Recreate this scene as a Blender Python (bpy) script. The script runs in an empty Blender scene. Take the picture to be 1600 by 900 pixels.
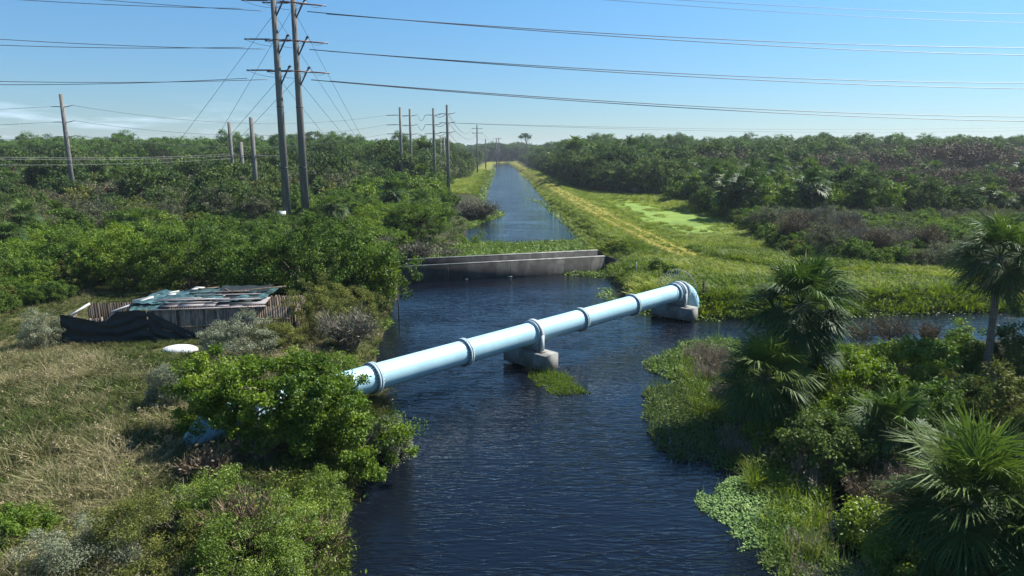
import bpy, math, random
import numpy as np
from mathutils import Vector, Matrix

# ------------------------------------------------------------------ camera, world, sun, exposure
scene = bpy.context.scene
col = scene.collection
CAM_H = 12.0
PITCH = math.radians(11.34)
FPX = 1067.0                      # focal length in pixels of the 1600 px wide photograph
cam_d = bpy.data.cameras.new('camera')
cam_d.sensor_width = 36.0
cam_d.lens = 36.0 * FPX / 1600.0
cam_d.clip_start = 0.1
cam_d.clip_end = 12000
cam = bpy.data.objects.new('camera', cam_d)
col.objects.link(cam)
cam.location = (0, 0, CAM_H)
cam.rotation_euler = (math.radians(90) - PITCH, 0, 0)
scene.camera = cam

SUN_AZ = math.radians(62)         # clockwise from the view direction (+Y)
SUN_EL = math.radians(47)
world = bpy.data.worlds.new('World')
scene.world = world
world.use_nodes = True
wn, wl = world.node_tree.nodes, world.node_tree.links
bg = wn['Background']
sky = wn.new('ShaderNodeTexSky')
sky.sky_type = 'NISHITA'
sky.sun_disc = False
sky.sun_elevation = SUN_EL
sky.sun_rotation = SUN_AZ
sky.altitude = 0
sky.air_density = 1.0
sky.dust_density = 0.2
sky.ozone_density = 5.0
# a few faint cloud wisps low over the horizon on the left
tc = wn.new('ShaderNodeTexCoord')
mp = wn.new('ShaderNodeMapping'); mp.inputs['Scale'].default_value = (3.0, 3.0, 26.0)
nz = wn.new('ShaderNodeTexNoise'); nz.inputs['Scale'].default_value = 2.3; nz.inputs['Detail'].default_value = 6; nz.inputs['Roughness'].default_value = 0.6
cr = wn.new('ShaderNodeValToRGB'); cr.color_ramp.elements[0].position = 0.50; cr.color_ramp.elements[1].position = 0.68
sx = wn.new('ShaderNodeSeparateXYZ')
band = wn.new('ShaderNodeMapRange'); band.inputs['From Min'].default_value = 0.075; band.inputs['From Max'].default_value = 0.03; band.interpolation_type = 'SMOOTHSTEP'
side = wn.new('ShaderNodeMapRange'); side.inputs['From Min'].default_value = -0.10; side.inputs['From Max'].default_value = -0.5
m1 = wn.new('ShaderNodeMath'); m1.operation = 'MULTIPLY'
m2 = wn.new('ShaderNodeMath'); m2.operation = 'MULTIPLY'
m3 = wn.new('ShaderNodeMath'); m3.operation = 'MULTIPLY'; m3.inputs[1].default_value = 0.7
mixc = wn.new('ShaderNodeMix'); mixc.data_type = 'RGBA'
mixc.inputs['B'].default_value = (11, 11.4, 12, 1)
wl.new(tc.outputs['Generated'], mp.inputs['Vector']); wl.new(mp.outputs['Vector'], nz.inputs['Vector'])
wl.new(nz.outputs['Fac'], cr.inputs['Fac']); wl.new(tc.outputs['Generated'], sx.inputs['Vector'])
wl.new(sx.outputs['Z'], band.inputs['Value']); wl.new(sx.outputs['X'], side.inputs['Value'])
wl.new(cr.outputs['Color'], m1.inputs[0]); wl.new(band.outputs['Result'], m1.inputs[1])
wl.new(m1.outputs['Value'], m2.inputs[0]); wl.new(side.outputs['Result'], m2.inputs[1])
wl.new(m2.outputs['Value'], m3.inputs[0]); wl.new(m3.outputs['Value'], mixc.inputs['Factor'])
hsv = wn.new('ShaderNodeHueSaturation'); hsv.inputs['Saturation'].default_value = 1.0; hsv.inputs['Value'].default_value = 1.0
wl.new(sky.outputs['Color'], hsv.inputs['Color']); wl.new(hsv.outputs['Color'], mixc.inputs['A'])
lowair = wn.new('ShaderNodeMapRange'); lowair.inputs['From Min'].default_value = 0.0; lowair.inputs['From Max'].default_value = 0.30
tint = wn.new('ShaderNodeMix'); tint.data_type = 'RGBA'; tint.inputs['A'].default_value = (.39, .455, .53, 1); tint.inputs['B'].default_value = (.445, .725, .81, 1)
mult = wn.new('ShaderNodeMix'); mult.data_type = 'RGBA'; mult.blend_type = 'MULTIPLY'; mult.inputs['Factor'].default_value = 1
wl.new(sx.outputs['Z'], lowair.inputs['Value']); wl.new(lowair.outputs['Result'], tint.inputs['Factor'])
wl.new(mixc.outputs['Result'], mult.inputs['A']); wl.new(tint.outputs['Result'], mult.inputs['B'])
wl.new(mult.outputs['Result'], bg.inputs['Color'])
bg.inputs['Strength'].default_value = 0.088

sun_d = bpy.data.lights.new('sun', 'SUN')
sun_d.energy = 4.6
sun_d.angle = math.radians(0.53)
sun_d.color = (1.0, 0.955, 0.88)
sun = bpy.data.objects.new('sun', sun_d)
col.objects.link(sun)
sdir = Vector((math.sin(SUN_AZ) * math.cos(SUN_EL), math.cos(SUN_AZ) * math.cos(SUN_EL), math.sin(SUN_EL)))
sun.rotation_euler = sdir.to_track_quat('Z', 'Y').to_euler()
sun.location = (60, 40, 80)

scene.view_settings.view_transform = 'Standard'
scene.view_settings.look = 'None'
scene.view_settings.gamma = 1.0
scene.view_settings.use_curve_mapping = False
scene.view_settings.exposure = 1.2
scene.cycles.max_bounces = 6
scene.cycles.diffuse_bounces = 2
scene.cycles.glossy_bounces = 3
scene.cycles.transmission_bounces = 4
scene.cycles.transparent_max_bounces = 4
scene.cycles.use_denoising = True
scene.cycles.use_adaptive_sampling = True
scene.cycles.caustics_reflective = False
scene.cycles.caustics_refractive = False

rng = np.random.default_rng(7)
random.seed(7)
SP, CP = math.sin(PITCH), math.cos(PITCH)


def at(u, v, z=0.0):
    """world point where the view ray through photograph pixel (u, v) meets the level z"""
    yc = (v - 450.0) / FPX
    d = (CAM_H - z) / (SP + yc * CP)
    return np.array([(u - 800.0) / FPX * d, d * (CP - yc * SP), z])


def atd(u, v, y):
    """world point on the ray through (u, v) at world distance y"""
    yc = (v - 450.0) / FPX
    d = y / (CP - yc * SP)
    return np.array([(u - 800.0) / FPX * d, y, CAM_H - d * (SP + yc * CP)])


# ------------------------------------------------------------------ smooth value noise for shapes
def vnoise(x, y, s=1.0, seed=0):
    x = np.asarray(x, float) / s + seed * 17.3
    y = np.asarray(y, float) / s + seed * 9.1
    xi, yi = np.floor(x), np.floor(y)
    xf, yf = x - xi, y - yi
    xf = xf * xf * (3 - 2 * xf); yf = yf * yf * (3 - 2 * yf)
    def h(a, b):
        v = np.sin(a * 127.1 + b * 311.7) * 43758.5453
        return v - np.floor(v)
    return (h(xi, yi) * (1 - xf) + h(xi + 1, yi) * xf) * (1 - yf) + (h(xi, yi + 1) * (1 - xf) + h(xi + 1, yi + 1) * xf) * yf


def fbm(x, y, s=1.0, seed=0):
    return (vnoise(x, y, s, seed) + .5 * vnoise(x, y, s / 2, seed + 1) + .25 * vnoise(x, y, s / 4, seed + 2)) / 1.75


# ------------------------------------------------------------------ mesh builder
class Geo:
    def __init__(self):
        self.V = []; self.T = []; self.F = []; self.n = 0

    def add(self, V, F, mat=0, tint=0.5):
        V = np.asarray(V, float).reshape(-1, 3)
        F = np.asarray(F, np.int64)
        if F.ndim == 1: F = F[None, :]
        self.V.append(V)
        self.T.append(np.broadcast_to(np.asarray(tint, float), (len(V),)))
        self.F.append((F + self.n, mat))
        self.n += len(V)

    def box(self, c, s, R=None, mat=0, tint=0.5):
        c = np.asarray(c, float); h = np.asarray(s, float) / 2
        P = np.array([[x, y, z] for x in (-1, 1) for y in (-1, 1) for z in (-1, 1)], float) * h
        if R is not None: P = P @ np.asarray(R).T
        self.add(P + c, [[0, 1, 3, 2], [4, 6, 7, 5], [0, 4, 5, 1], [2, 3, 7, 6], [0, 2, 6, 4], [1, 5, 7, 3]], mat, tint)

    def beam(self, a, b, w, h, mat=0, tint=0.5):
        a = np.asarray(a, float); b = np.asarray(b, float)
        d = b - a; L = np.linalg.norm(d); x = d / L
        up = np.array([0, 0, 1.]) if abs(x[2]) < .95 else np.array([0, 1., 0])
        y = np.cross(up, x); y /= np.linalg.norm(y); z = np.cross(x, y)
        self.box((a + b) / 2, (L, w, h), np.stack([x, y, z], 1), mat, tint)

    def tube(self, P, r, n=8, mat=0, tint=0.5, cap=True):
        P = np.asarray(P, float); m = len(P)
        r = np.broadcast_to(np.asarray(r, float), (m,))
        T = np.gradient(P, axis=0); T /= np.linalg.norm(T, axis=1)[:, None] + 1e-9
        ref = np.array([0, 0, 1.]) if abs(T[0][2]) < .9 else np.array([1., 0, 0])
        V = []
        u = np.cross(T[0], ref); u /= np.linalg.norm(u)
        a = np.arange(n) * 2 * np.pi / n
        for i in range(m):
            u = u - T[i] * np.dot(u, T[i]); u /= np.linalg.norm(u) + 1e-9
            w = np.cross(T[i], u)
            V.append(P[i] + r[i] * (np.cos(a)[:, None] * u + np.sin(a)[:, None] * w))
        V = np.concatenate(V)
        j = np.arange(n); k = (j + 1) % n
        F = np.concatenate([np.stack([i * n + j, i * n + k, (i + 1) * n + k, (i + 1) * n + j], 1) for i in range(m - 1)])
        base = self.n
        self.add(V, F, mat, tint)
        if cap:
            self.F.append((np.array([base + np.arange(n)[::-1]]), mat))
            self.F.append((np.array([base + (m - 1) * n + np.arange(n)]), mat))

    def cyl(self, a, b, r, n=12, mat=0, tint=.5, r2=None):
        self.tube([a, b], [r, r if r2 is None else r2], n, mat, tint)

    def grid(self, P, mat=0, tint=0.5):
        """P: (m, n, 3)"""
        m, n = P.shape[:2]
        i, j = np.meshgrid(np.arange(m - 1), np.arange(n - 1), indexing='ij')
        a = (i * n + j).ravel()
        t = tint if np.ndim(tint) == 0 else np.asarray(tint).ravel()
        self.add(P.reshape(-1, 3), np.stack([a, a + 1, a + n + 1, a + n], 1), mat, t)

    def mesh(self, name, mats, smooth=False):
        me = bpy.data.meshes.new(name)
        V = np.concatenate(self.V) if self.V else np.zeros((0, 3))
        T = np.concatenate(self.T) if self.T else np.zeros(0)
        me.vertices.add(len(V)); me.vertices.foreach_set('co', V.astype(np.float32).ravel())
        li, ls, mi = [], [], []
        off = 0
        for F, m in self.F:
            li.append(F.ravel()); k = F.shape[1]
            ls.append(off + np.arange(len(F)) * k); off += F.size
            mi.append(np.full(len(F), m))
        li = np.concatenate(li); ls = np.concatenate(ls); mi = np.concatenate(mi)
        me.loops.add(len(li)); me.loops.foreach_set('vertex_index', li.astype(np.int32))
        me.polygons.add(len(ls)); me.polygons.foreach_set('loop_start', ls.astype(np.int32))
        me.polygons.foreach_set('material_index', mi.astype(np.int32))
        if smooth: me.polygons.foreach_set('use_smooth', np.ones(len(ls), bool))
        a = me.attributes.new('tint', 'FLOAT', 'POINT'); a.data.foreach_set('value', T.astype(np.float32))
        me.update(calc_edges=True)
        for m in (mats if isinstance(mats, (list, tuple)) else [mats]): me.materials.append(m)
        return me

    def obj(self, name, mats, parent=None, loc=(0, 0, 0), rz=0, smooth=False):
        return place(name, self.mesh(name, mats, smooth), parent, loc, rz)


def place(name, me, parent=None, loc=(0, 0, 0), rz=0, sc=None):
    o = bpy.data.objects.new(name, me)
    col.objects.link(o)
    o.location = loc; o.rotation_euler = (0, 0, rz)
    if sc is not None: o.scale = sc
    if parent is not None: o.parent = parent
    return o


def tag(o, label=None, cat=None, group=None, kind=None):
    if label: o['label'] = label
    if cat: o['category'] = cat
    if group: o['group'] = group
    if kind: o['kind'] = kind
    return o


def thing(name, label, cat, loc=(0, 0, 0), rz=0, group=None):
    return tag(place(name, None, None, loc, rz), label, cat, group)


# ------------------------------------------------------------------ materials
def mat_new(name):
    m = bpy.data.materials.new(name); m.use_nodes = True
    n = m.node_tree.nodes; n.clear()
    return m, n, m.node_tree.links


def foliage(name, dark, mid, light, trans=0.3, rough=0.5, spec=0.35, patch=0.35, patch_scale=0.15):
    m, n, l = mat_new(name)
    if name.startswith(('leaf', 'needle')):
        gn = {'leaf_silver': (1.15, 1.12, 1.0), 'leaf_grey': (1.5, 1.65, 1.3), 'leaf_dark': (2.5, 2.45, 1.9), 'needle': (2.2, 2.1, 1.6)}.get(name, (2.0, 1.78, 1.35))
        dark, mid, light = [tuple(c_ * k_ for c_, k_ in zip(c3, gn)) for c3 in (dark, mid, light)]
    out = n.new('ShaderNodeOutputMaterial')
    at_ = n.new('ShaderNodeAttribute'); at_.attribute_name = 'tint'
    oi = n.new('ShaderNodeObjectInfo')
    ge = n.new('ShaderNodeNewGeometry')
    no = n.new('ShaderNodeTexNoise'); no.inputs['Scale'].default_value = patch_scale; no.inputs['Detail'].default_value = 2
    l.new(ge.outputs['Position'], no.inputs['Vector'])
    a = n.new('ShaderNodeMath'); a.operation = 'MULTIPLY_ADD'; a.inputs[1].default_value = 0.22; 
    l.new(oi.outputs['Random'], a.inputs[0]); l.new(at_.outputs['Fac'], a.inputs[2])
    b = n.new('ShaderNodeMath'); b.operation = 'MULTIPLY_ADD'; b.inputs[1].default_value = patch * 2
    l.new(no.outputs['Fac'], b.inputs[0]); l.new(a.outputs[0], b.inputs[2])
    c = n.new('ShaderNodeMath'); c.operation = 'SUBTRACT'; c.inputs[1].default_value = patch + 0.11
    l.new(b.outputs[0], c.inputs[0])
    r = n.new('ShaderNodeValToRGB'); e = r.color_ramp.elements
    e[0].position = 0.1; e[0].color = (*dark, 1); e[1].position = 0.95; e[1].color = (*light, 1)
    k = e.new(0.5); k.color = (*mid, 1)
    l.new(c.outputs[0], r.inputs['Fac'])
    p = n.new('ShaderNodeBsdfPrincipled'); p.inputs['Roughness'].default_value = rough
    p.inputs['Specular IOR Level'].default_value = spec
    t = n.new('ShaderNodeBsdfTranslucent')
    hs = n.new('ShaderNodeHueSaturation'); hs.inputs['Saturation'].default_value = 1.15; hs.inputs['Value'].default_value = 1.25
    l.new(r.outputs['Color'], p.inputs['Base Color']); l.new(r.outputs['Color'], hs.inputs['Color']); l.new(hs.outputs['Color'], t.inputs['Color'])
    mx = n.new('ShaderNodeMixShader'); mx.inputs[0].default_value = trans
    l.new(p.outputs[0], mx.inputs[1]); l.new(t.outputs[0], mx.inputs[2]); l.new(mx.outputs[0], out.inputs['Surface'])
    return m


def solid(name, c1, c2=None, scale=3.0, rough=0.8, spec=0.3, bump=0.0, stretch=(1, 1, 1), metal=0.0, contrast=(0.35, 0.65), tintamt=0.0, detail=5):
    m, n, l = mat_new(name)
    c2 = c2 or tuple(x * .7 for x in c1)
    out = n.new('ShaderNodeOutputMaterial')
    p = n.new('ShaderNodeBsdfPrincipled'); p.inputs['Roughness'].default_value = rough
    p.inputs['Specular IOR Level'].default_value = spec; p.inputs['Metallic'].default_value = metal
    tcn = n.new('ShaderNodeTexCoord'); ma = n.new('ShaderNodeMapping'); ma.inputs['Scale'].default_value = stretch
    no = n.new('ShaderNodeTexNoise'); no.inputs['Scale'].default_value = scale; no.inputs['Detail'].default_value = detail; no.inputs['Roughness'].default_value = .6
    l.new(tcn.outputs['Object'], ma.inputs['Vector']); l.new(ma.outputs['Vector'], no.inputs['Vector'])
    r = n.new('ShaderNodeValToRGB'); e = r.color_ramp.elements
    e[0].position = contrast[0]; e[0].color = (*c2, 1); e[1].position = contrast[1]; e[1].color = (*c1, 1)
    l.new(no.outputs['Fac'], r.inputs['Fac'])
    src = r.outputs['Color']
    if tintamt:
        a_ = n.new('ShaderNodeAttribute'); a_.attribute_name = 'tint'
        mr = n.new('ShaderNodeMapRange'); mr.inputs['To Min'].default_value = 1 - tintamt; mr.inputs['To Max'].default_value = 1 + tintamt
        l.new(a_.outputs['Fac'], mr.inputs['Value'])
        mu = n.new('ShaderNodeVectorMath'); mu.operation = 'SCALE'
        l.new(src, mu.inputs[0]); l.new(mr.outputs['Result'], mu.inputs['Scale']); src = mu.outputs['Vector']
    l.new(src, p.inputs['Base Color'])
    if bump:
        bu = n.new('ShaderNodeBump'); bu.inputs['Strength'].default_value = bump; bu.inputs['Distance'].default_value = 0.02
        l.new(no.outputs['Fac'], bu.inputs['Height']); l.new(bu.outputs['Normal'], p.inputs['Normal'])
    l.new(p.outputs[0], out.inputs['Surface'])
    return m


M = {}
M['leaf_bright'] = foliage('leaf_bright', (.028, .060, .010), (.066, .114, .019), (.145, .200, .036), .36, .55, .22)
M['leaf_green'] = foliage('leaf_green', (.020, .042, .010), (.046, .088, .018), (.098, .150, .032), .32, .6, .18)
M['leaf_dark'] = foliage('leaf_dark', (.014, .028, .010), (.034, .052, .018), (.070, .095, .032), .28, .65, .14)
M['leaf_olive'] = foliage('leaf_olive', (.036, .048, .017), (.072, .090, .030), (.135, .155, .052), .25, .7, .1)
M['leaf_silver'] = foliage('leaf_silver', (.090, .105, .070), (.190, .215, .150), (.340, .365, .290), .2, .6, .2)
M['leaf_yellow'] = foliage('leaf_yellow', (.028, .052, .010), (.064, .110, .020), (.150, .205, .038), .32)
M['leaf_grey'] = foliage('leaf_grey', (.045, .045, .032), (.085, .085, .058), (.150, .145, .100), .2, .7, .1)
M['needle'] = foliage('needle', (.018, .038, .013), (.044, .082, .022), (.090, .145, .040), .24, .6, .2)
M['palm'] = foliage('palm', (.018, .042, .013), (.044, .086, .024), (.135, .190, .036), .24, .58, .18, patch=.1)
M['palm_dry'] = foliage('palm_dry', (.060, .042, .028), (.120, .088, .058), (.220, .170, .115), .15, .7, .2)
M['twig'] = foliage('twig', (.070, .062, .045), (.150, .136, .104), (.270, .248, .200), 0.0, .8, .1)
M['twig_brown'] = foliage('twig_brown', (.070, .050, .030), (.145, .108, .066), (.240, .185, .120), 0.0, .8, .1)
M['bark'] = solid('bark', (.16, .13, .11), (.07, .055, .045), 6, .9, .15, .6, (1, 1, .3))
M['palm_bark'] = solid('palm_bark', (.20, .17, .14), (.085, .07, .055), 7, .9, .15, .8, (1, 1, 3))
M['grass_dry'] = foliage('grass_dry', (.040, .062, .014), (.125, .132, .044), (.360, .305, .175), .3, .6, .2, patch=.45, patch_scale=.35)
M['grass_green'] = foliage('grass_green', (.075, .115, .015), (.160, .228, .028), (.285, .320, .055), .35, .55, .25, patch=.4, patch_scale=.16)
M['weed'] = foliage('weed', (.040, .075, .012), (.100, .160, .026), (.200, .260, .050), .35, .7, .12, patch=.3, patch_scale=.5)
M['mat_plant'] = foliage('mat_plant', (.060, .110, .020), (.130, .200, .040), (.260, .320, .100), .25, .6, .2, patch=.25, patch_scale=.6)
M['mat_pale'] = foliage('mat_pale', (.080, .150, .045), (.190, .300, .095), (.330, .440, .160), .25, .65, .15, patch=.2, patch_scale=.6)
M['reed'] = foliage('reed', (.060, .050, .034), (.130, .108, .076), (.250, .215, .165), .15, .8, .1)
M['pole'] = solid('pole', (.20, .19, .175), (.12, .115, .105), 1.2, .9, .15, .3, (3, 3, .25))
M['steel_dark'] = solid('steel_dark', (.045, .042, .042), (.03, .028, .028), 5, .6, .4)
M['insulator'] = solid('insulator', (.16, .07, .06), (.10, .045, .04), 8, .5, .4)
M['wire'] = solid('wire', (.10, .10, .11), (.07, .07, .08), 1, .5, .5)
M['wire_pale'] = solid('wire_pale', (.30, .30, .29), (.22, .22, .21), 1, .6, .3)
M['white_box'] = solid('white_box', (.62, .63, .64), (.5, .5, .5), 4, .6, .3)
M['stake'] = solid('stake', (.10, .085, .07), (.05, .04, .035), 8, .9, .1)


def concrete_mat(name, c1, c2, streak):
    m, n, l = mat_new(name)
    out = n.new('ShaderNodeOutputMaterial'); p = n.new('ShaderNodeBsdfPrincipled'); p.inputs['Roughness'].default_value = .9
    p.inputs['Specular IOR Level'].default_value = .2
    t = n.new('ShaderNodeTexCoord')
    n1 = n.new('ShaderNodeTexNoise'); n1.inputs['Scale'].default_value = 1.4; n1.inputs['Detail'].default_value = 8; n1.inputs['Roughness'].default_value = .7
    ma = n.new('ShaderNodeMapping'); ma.inputs['Scale'].default_value = (1.1, 1.1, .35)
    n2 = n.new('ShaderNodeTexNoise'); n2.inputs['Scale'].default_value = 1.0; n2.inputs['Detail'].default_value = 5
    l.new(t.outputs['Object'], n1.inputs['Vector']); l.new(t.outputs['Object'], ma.inputs['Vector']); l.new(ma.outputs['Vector'], n2.inputs['Vector'])
    r1 = n.new('ShaderNodeValToRGB'); r1.color_ramp.elements[0].position = .35; r1.color_ramp.elements[1].position = .68
    r1.color_ramp.elements[0].color = (*c2, 1); r1.color_ramp.elements[1].color = (*c1, 1)
    r2 = n.new('ShaderNodeValToRGB'); r2.color_ramp.elements[0].position = .42; r2.color_ramp.elements[1].position = .6
    r2.color_ramp.elements[0].color = (streak, streak, streak, 1); r2.color_ramp.elements[1].color = (1, 1, 1, 1)
    mu = n.new('ShaderNodeMix'); mu.data_type = 'RGBA'; mu.blend_type = 'MULTIPLY'; mu.inputs['Factor'].default_value = 1
    l.new(n1.outputs['Fac'], r1.inputs['Fac']); l.new(n2.outputs['Fac'], r2.inputs['Fac'])
    l.new(r1.outputs['Color'], mu.inputs['A']); l.new(r2.outputs['Color'], mu.inputs['B']); l.new(mu.outputs['Result'], p.inputs['Base Color'])
    b = n.new('ShaderNodeBump'); b.inputs['Strength'].default_value = .4; b.inputs['Distance'].default_value = .02
    l.new(n1.outputs['Fac'], b.inputs['Height']); l.new(b.outputs['Normal'], p.inputs['Normal']); l.new(p.outputs[0], out.inputs['Surface'])
    return m


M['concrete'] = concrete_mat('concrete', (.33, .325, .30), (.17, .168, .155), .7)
M['concrete_old_shaded'] = concrete_mat('concrete_old_shaded', (.080, .080, .076), (.036, .038, .037), .55)  # stained concrete, its colour darkened further for the shade on the weir front
M['wood_old'] = solid('wood_old', (.28, .225, .175), (.095, .074, .058), 2.2, .9, .1, .5, (4, 4, .5), tintamt=.6)
M['board_grey'] = solid('board_grey', (.30, .275, .28), (.13, .115, .11), 1.6, .85, .2, .4, (.5, 2.5, 1), tintamt=.35)
M['paint_white'] = solid('paint_white', (.52, .51, .49), (.33, .31, .29), 3, .7, .3)
M['tarp_dark'] = solid('tarp_dark', (.014, .023, .023), (.008, .012, .014), 1.5, .62, .35, .2)
M['tarp_teal'] = solid('tarp_teal', (.070, .140, .135), (.012, .028, .030), 1.9, .4, .5, .5, contrast=(.38, .62))
M['cover_white'] = solid('cover_white', (.60, .62, .65), (.6, .6, .62), 2, .5, .4, .2)


def pipe_mat():
    m, n, l = mat_new('pipe_paint')
    out = n.new('ShaderNodeOutputMaterial'); p = n.new('ShaderNodeBsdfPrincipled')
    p.inputs['Roughness'].default_value = .42; p.inputs['Specular IOR Level'].default_value = .5
    t = n.new('ShaderNodeTexCoord')
    n1 = n.new('ShaderNodeTexNoise'); n1.inputs['Scale'].default_value = .8; n1.inputs['Detail'].default_value = 8; n1.inputs['Roughness'].default_value = .65
    l.new(t.outputs['Object'], n1.inputs['Vector'])
    r = n.new('ShaderNodeValToRGB'); e = r.color_ramp.elements
    e[0].position = .3; e[0].color = (.30, .50, .57, 1); e[1].position = .6; e[1].color = (.385, .60, .68, 1)
    l.new(n1.outputs['Fac'], r.inputs['Fac'])
    n2 = n.new('ShaderNodeTexNoise'); n2.inputs['Scale'].default_value = 5.5; n2.inputs['Detail'].default_value = 6
    l.new(t.outputs['Object'], n2.inputs['Vector'])
    r2 = n.new('ShaderNodeValToRGB'); r2.color_ramp.elements[0].position = .70; r2.color_ramp.elements[1].position = .76
    l.new(n2.outputs['Fac'], r2.inputs['Fac'])
    mx = n.new('ShaderNodeMix'); mx.data_type = 'RGBA'; mx.inputs['B'].default_value = (.22, .26, .24, 1)
    l.new(r2.outputs['Color'], mx.inputs['Factor']); l.new(r.outputs['Color'], mx.inputs['A']); l.new(mx.outputs['Result'], p.inputs['Base Color'])
    l.new(p.outputs[0], out.inputs['Surface'])
    return m


M['pipe'] = pipe_mat()
M['flange'] = solid('flange', (.40, .52, .56), (.25, .33, .36), 9, .5, .4)
M['bolt'] = solid('bolt', (.12, .13, .14), (.07, .07, .08), 9, .5, .4)
M['support'] = solid('support', (.42, .47, .49), (.28, .31, .33), 4, .6, .4)


def water_mat():
    m, n, l = mat_new('water')
    out = n.new('ShaderNodeOutputMaterial'); p = n.new('ShaderNodeBsdfPrincipled')
    p.inputs['Base Color'].default_value = (.0035, .0055, .010, 1)
    p.inputs['Roughness'].default_value = .06; p.inputs['IOR'].default_value = 1.33
    p.inputs['Specular IOR Level'].default_value = .5
    ge = n.new('ShaderNodeNewGeometry')
    def noise(scale, rot, detail, dist):
        ma = n.new('ShaderNodeMapping'); ma.inputs['Scale'].default_value = scale; ma.inputs['Rotation'].default_value = (0, 0, rot)
        no = n.new('ShaderNodeTexNoise'); no.inputs['Scale'].default_value = 1; no.inputs['Detail'].default_value = detail; no.inputs['Distortion'].default_value = dist
        l.new(ge.outputs['Position'], ma.inputs['Vector']); l.new(ma.outputs['Vector'], no.inputs['Vector']); return no
    a = noise((.62, 2.7, 1), .10, 1, 1.1)
    b = noise((2.0, 7.0, 1), -.30, 2, .5)
    c = noise((.12, .22, 1), .3, 3, .5)
    def op(kind_, x_, y_):
        q_ = n.new('ShaderNodeMath'); q_.operation = kind_
        for k_, v_ in ((0, x_), (1, y_)):
            if hasattr(v_, 'links'): l.new(v_, q_.inputs[k_])
            elif v_ is not None: q_.inputs[k_].default_value = v_
        return q_.outputs[0]
    # sharp crests: the folded noise peaks along wandering lines
    ridge = op('SUBTRACT', .5, op('ABSOLUTE', op('SUBTRACT', a.outputs['Fac'], .5), None))
    ridge = op('POWER', op('MULTIPLY', ridge, 2.0), 3.0)
    hsum = op('ADD', op('MULTIPLY', ridge, .55), op('MULTIPLY', b.outputs['Fac'], .75))
    mr = n.new('ShaderNodeMapRange'); mr.inputs['From Min'].default_value = .35; mr.inputs['From Max'].default_value = .62
    mr.inputs['To Min'].default_value = .35; mr.inputs['To Max'].default_value = 1.0
    l.new(c.outputs['Fac'], mr.inputs['Value'])
    bu = n.new('ShaderNodeBump'); bu.inputs['Distance'].default_value = .048
    l.new(mr.outputs['Result'], bu.inputs['Strength'])
    l.new(hsum, bu.inputs['Height']); l.new(bu.outputs['Normal'], p.inputs['Normal'])
    l.new(p.outputs[0], out.inputs['Surface'])
    return m


M['water'] = water_mat()

# ------------------------------------------------------------------ water outline and ground shape
def poly(pts, z=0.0):
    return np.array([at(u, v, z)[:2] for u, v in pts])


WATER = poly([(480, 1500), (520, 1100), (540, 900), (530, 840), (540, 780), (562, 745), (595, 705), (608, 655), (598, 620), (578, 585),
              (592, 545), (605, 512), (616, 482), (622, 452), (640, 425), (660, 405), (700, 390), (728, 374), (730, 354), (742, 346), (768, 338),
              (775, 331), (757, 319), (746, 306), (750, 298), (763, 273), (775, 254.6), (794, 254.6), (827, 283), (850, 310), (885, 346), (908, 373),
              (925, 392), (958, 405), (972, 413), (950, 428), (956, 440), (963, 465), (1010, 482), (1085, 495), (1200, 499), (1350, 491), (1490, 487), (1800, 484),
              (1800, 532), (1480, 532), (1300, 541), (1180, 536), (1150, 560), (1130, 620), (1150, 690), (1215, 740), (1270, 800), (1320, 900), (1370, 1100), (1440, 1500)])
PUDDLE = poly([(1310, 760), (1360, 790), (1370, 850), (1350, 900), (1300, 900), (1290, 830)])
POND = poly([(952, 317), (1010, 317), (1060, 329), (1132, 341), (1150, 364), (1090, 374), (1030, 360), (985, 337)], .5)


def sdist(poly_, x, y):
    """distance to the outline, negative inside"""
    x = np.asarray(x, float); y = np.asarray(y, float)
    d = np.full(x.shape, 1e9); ins = np.zeros(x.shape, bool)
    n = len(poly_)
    for i in range(n):
        ax, ay = poly_[i]; bx, by = poly_[(i + 1) % n]
        ex, ey = bx - ax, by - ay
        t = np.clip(((x - ax) * ex + (y - ay) * ey) / (ex * ex + ey * ey + 1e-12), 0, 1)
        d = np.minimum(d, np.hypot(x - ax - t * ex, y - ay - t * ey))
        c = ((ay > y) != (by > y))
        with np.errstate(divide='ignore', invalid='ignore'):
            xi = (bx - ax) * (y - ay) / (by - ay + 1e-12) + ax
        ins ^= (c & (x < xi))
    return np.where(ins, -d, d)


def sstep(a, b, v):
    t = np.clip((v - a) / (b - a), 0, 1); return t * t * (3 - 2 * t)


def canal_right(y):
    return np.interp(y, [60, 95, 176, 300, 622], [11.0, 10.3, 8.3, 5.6, .3])


def canal_left(y):
    return np.interp(y, [60, 110, 204, 594], [-10.5, -8.0, -9.8, -15.0])


MARSH = np.array([[8, 10], [9, 26], [11, 40], [14, 46], [60, 46], [60, 10]])


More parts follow.
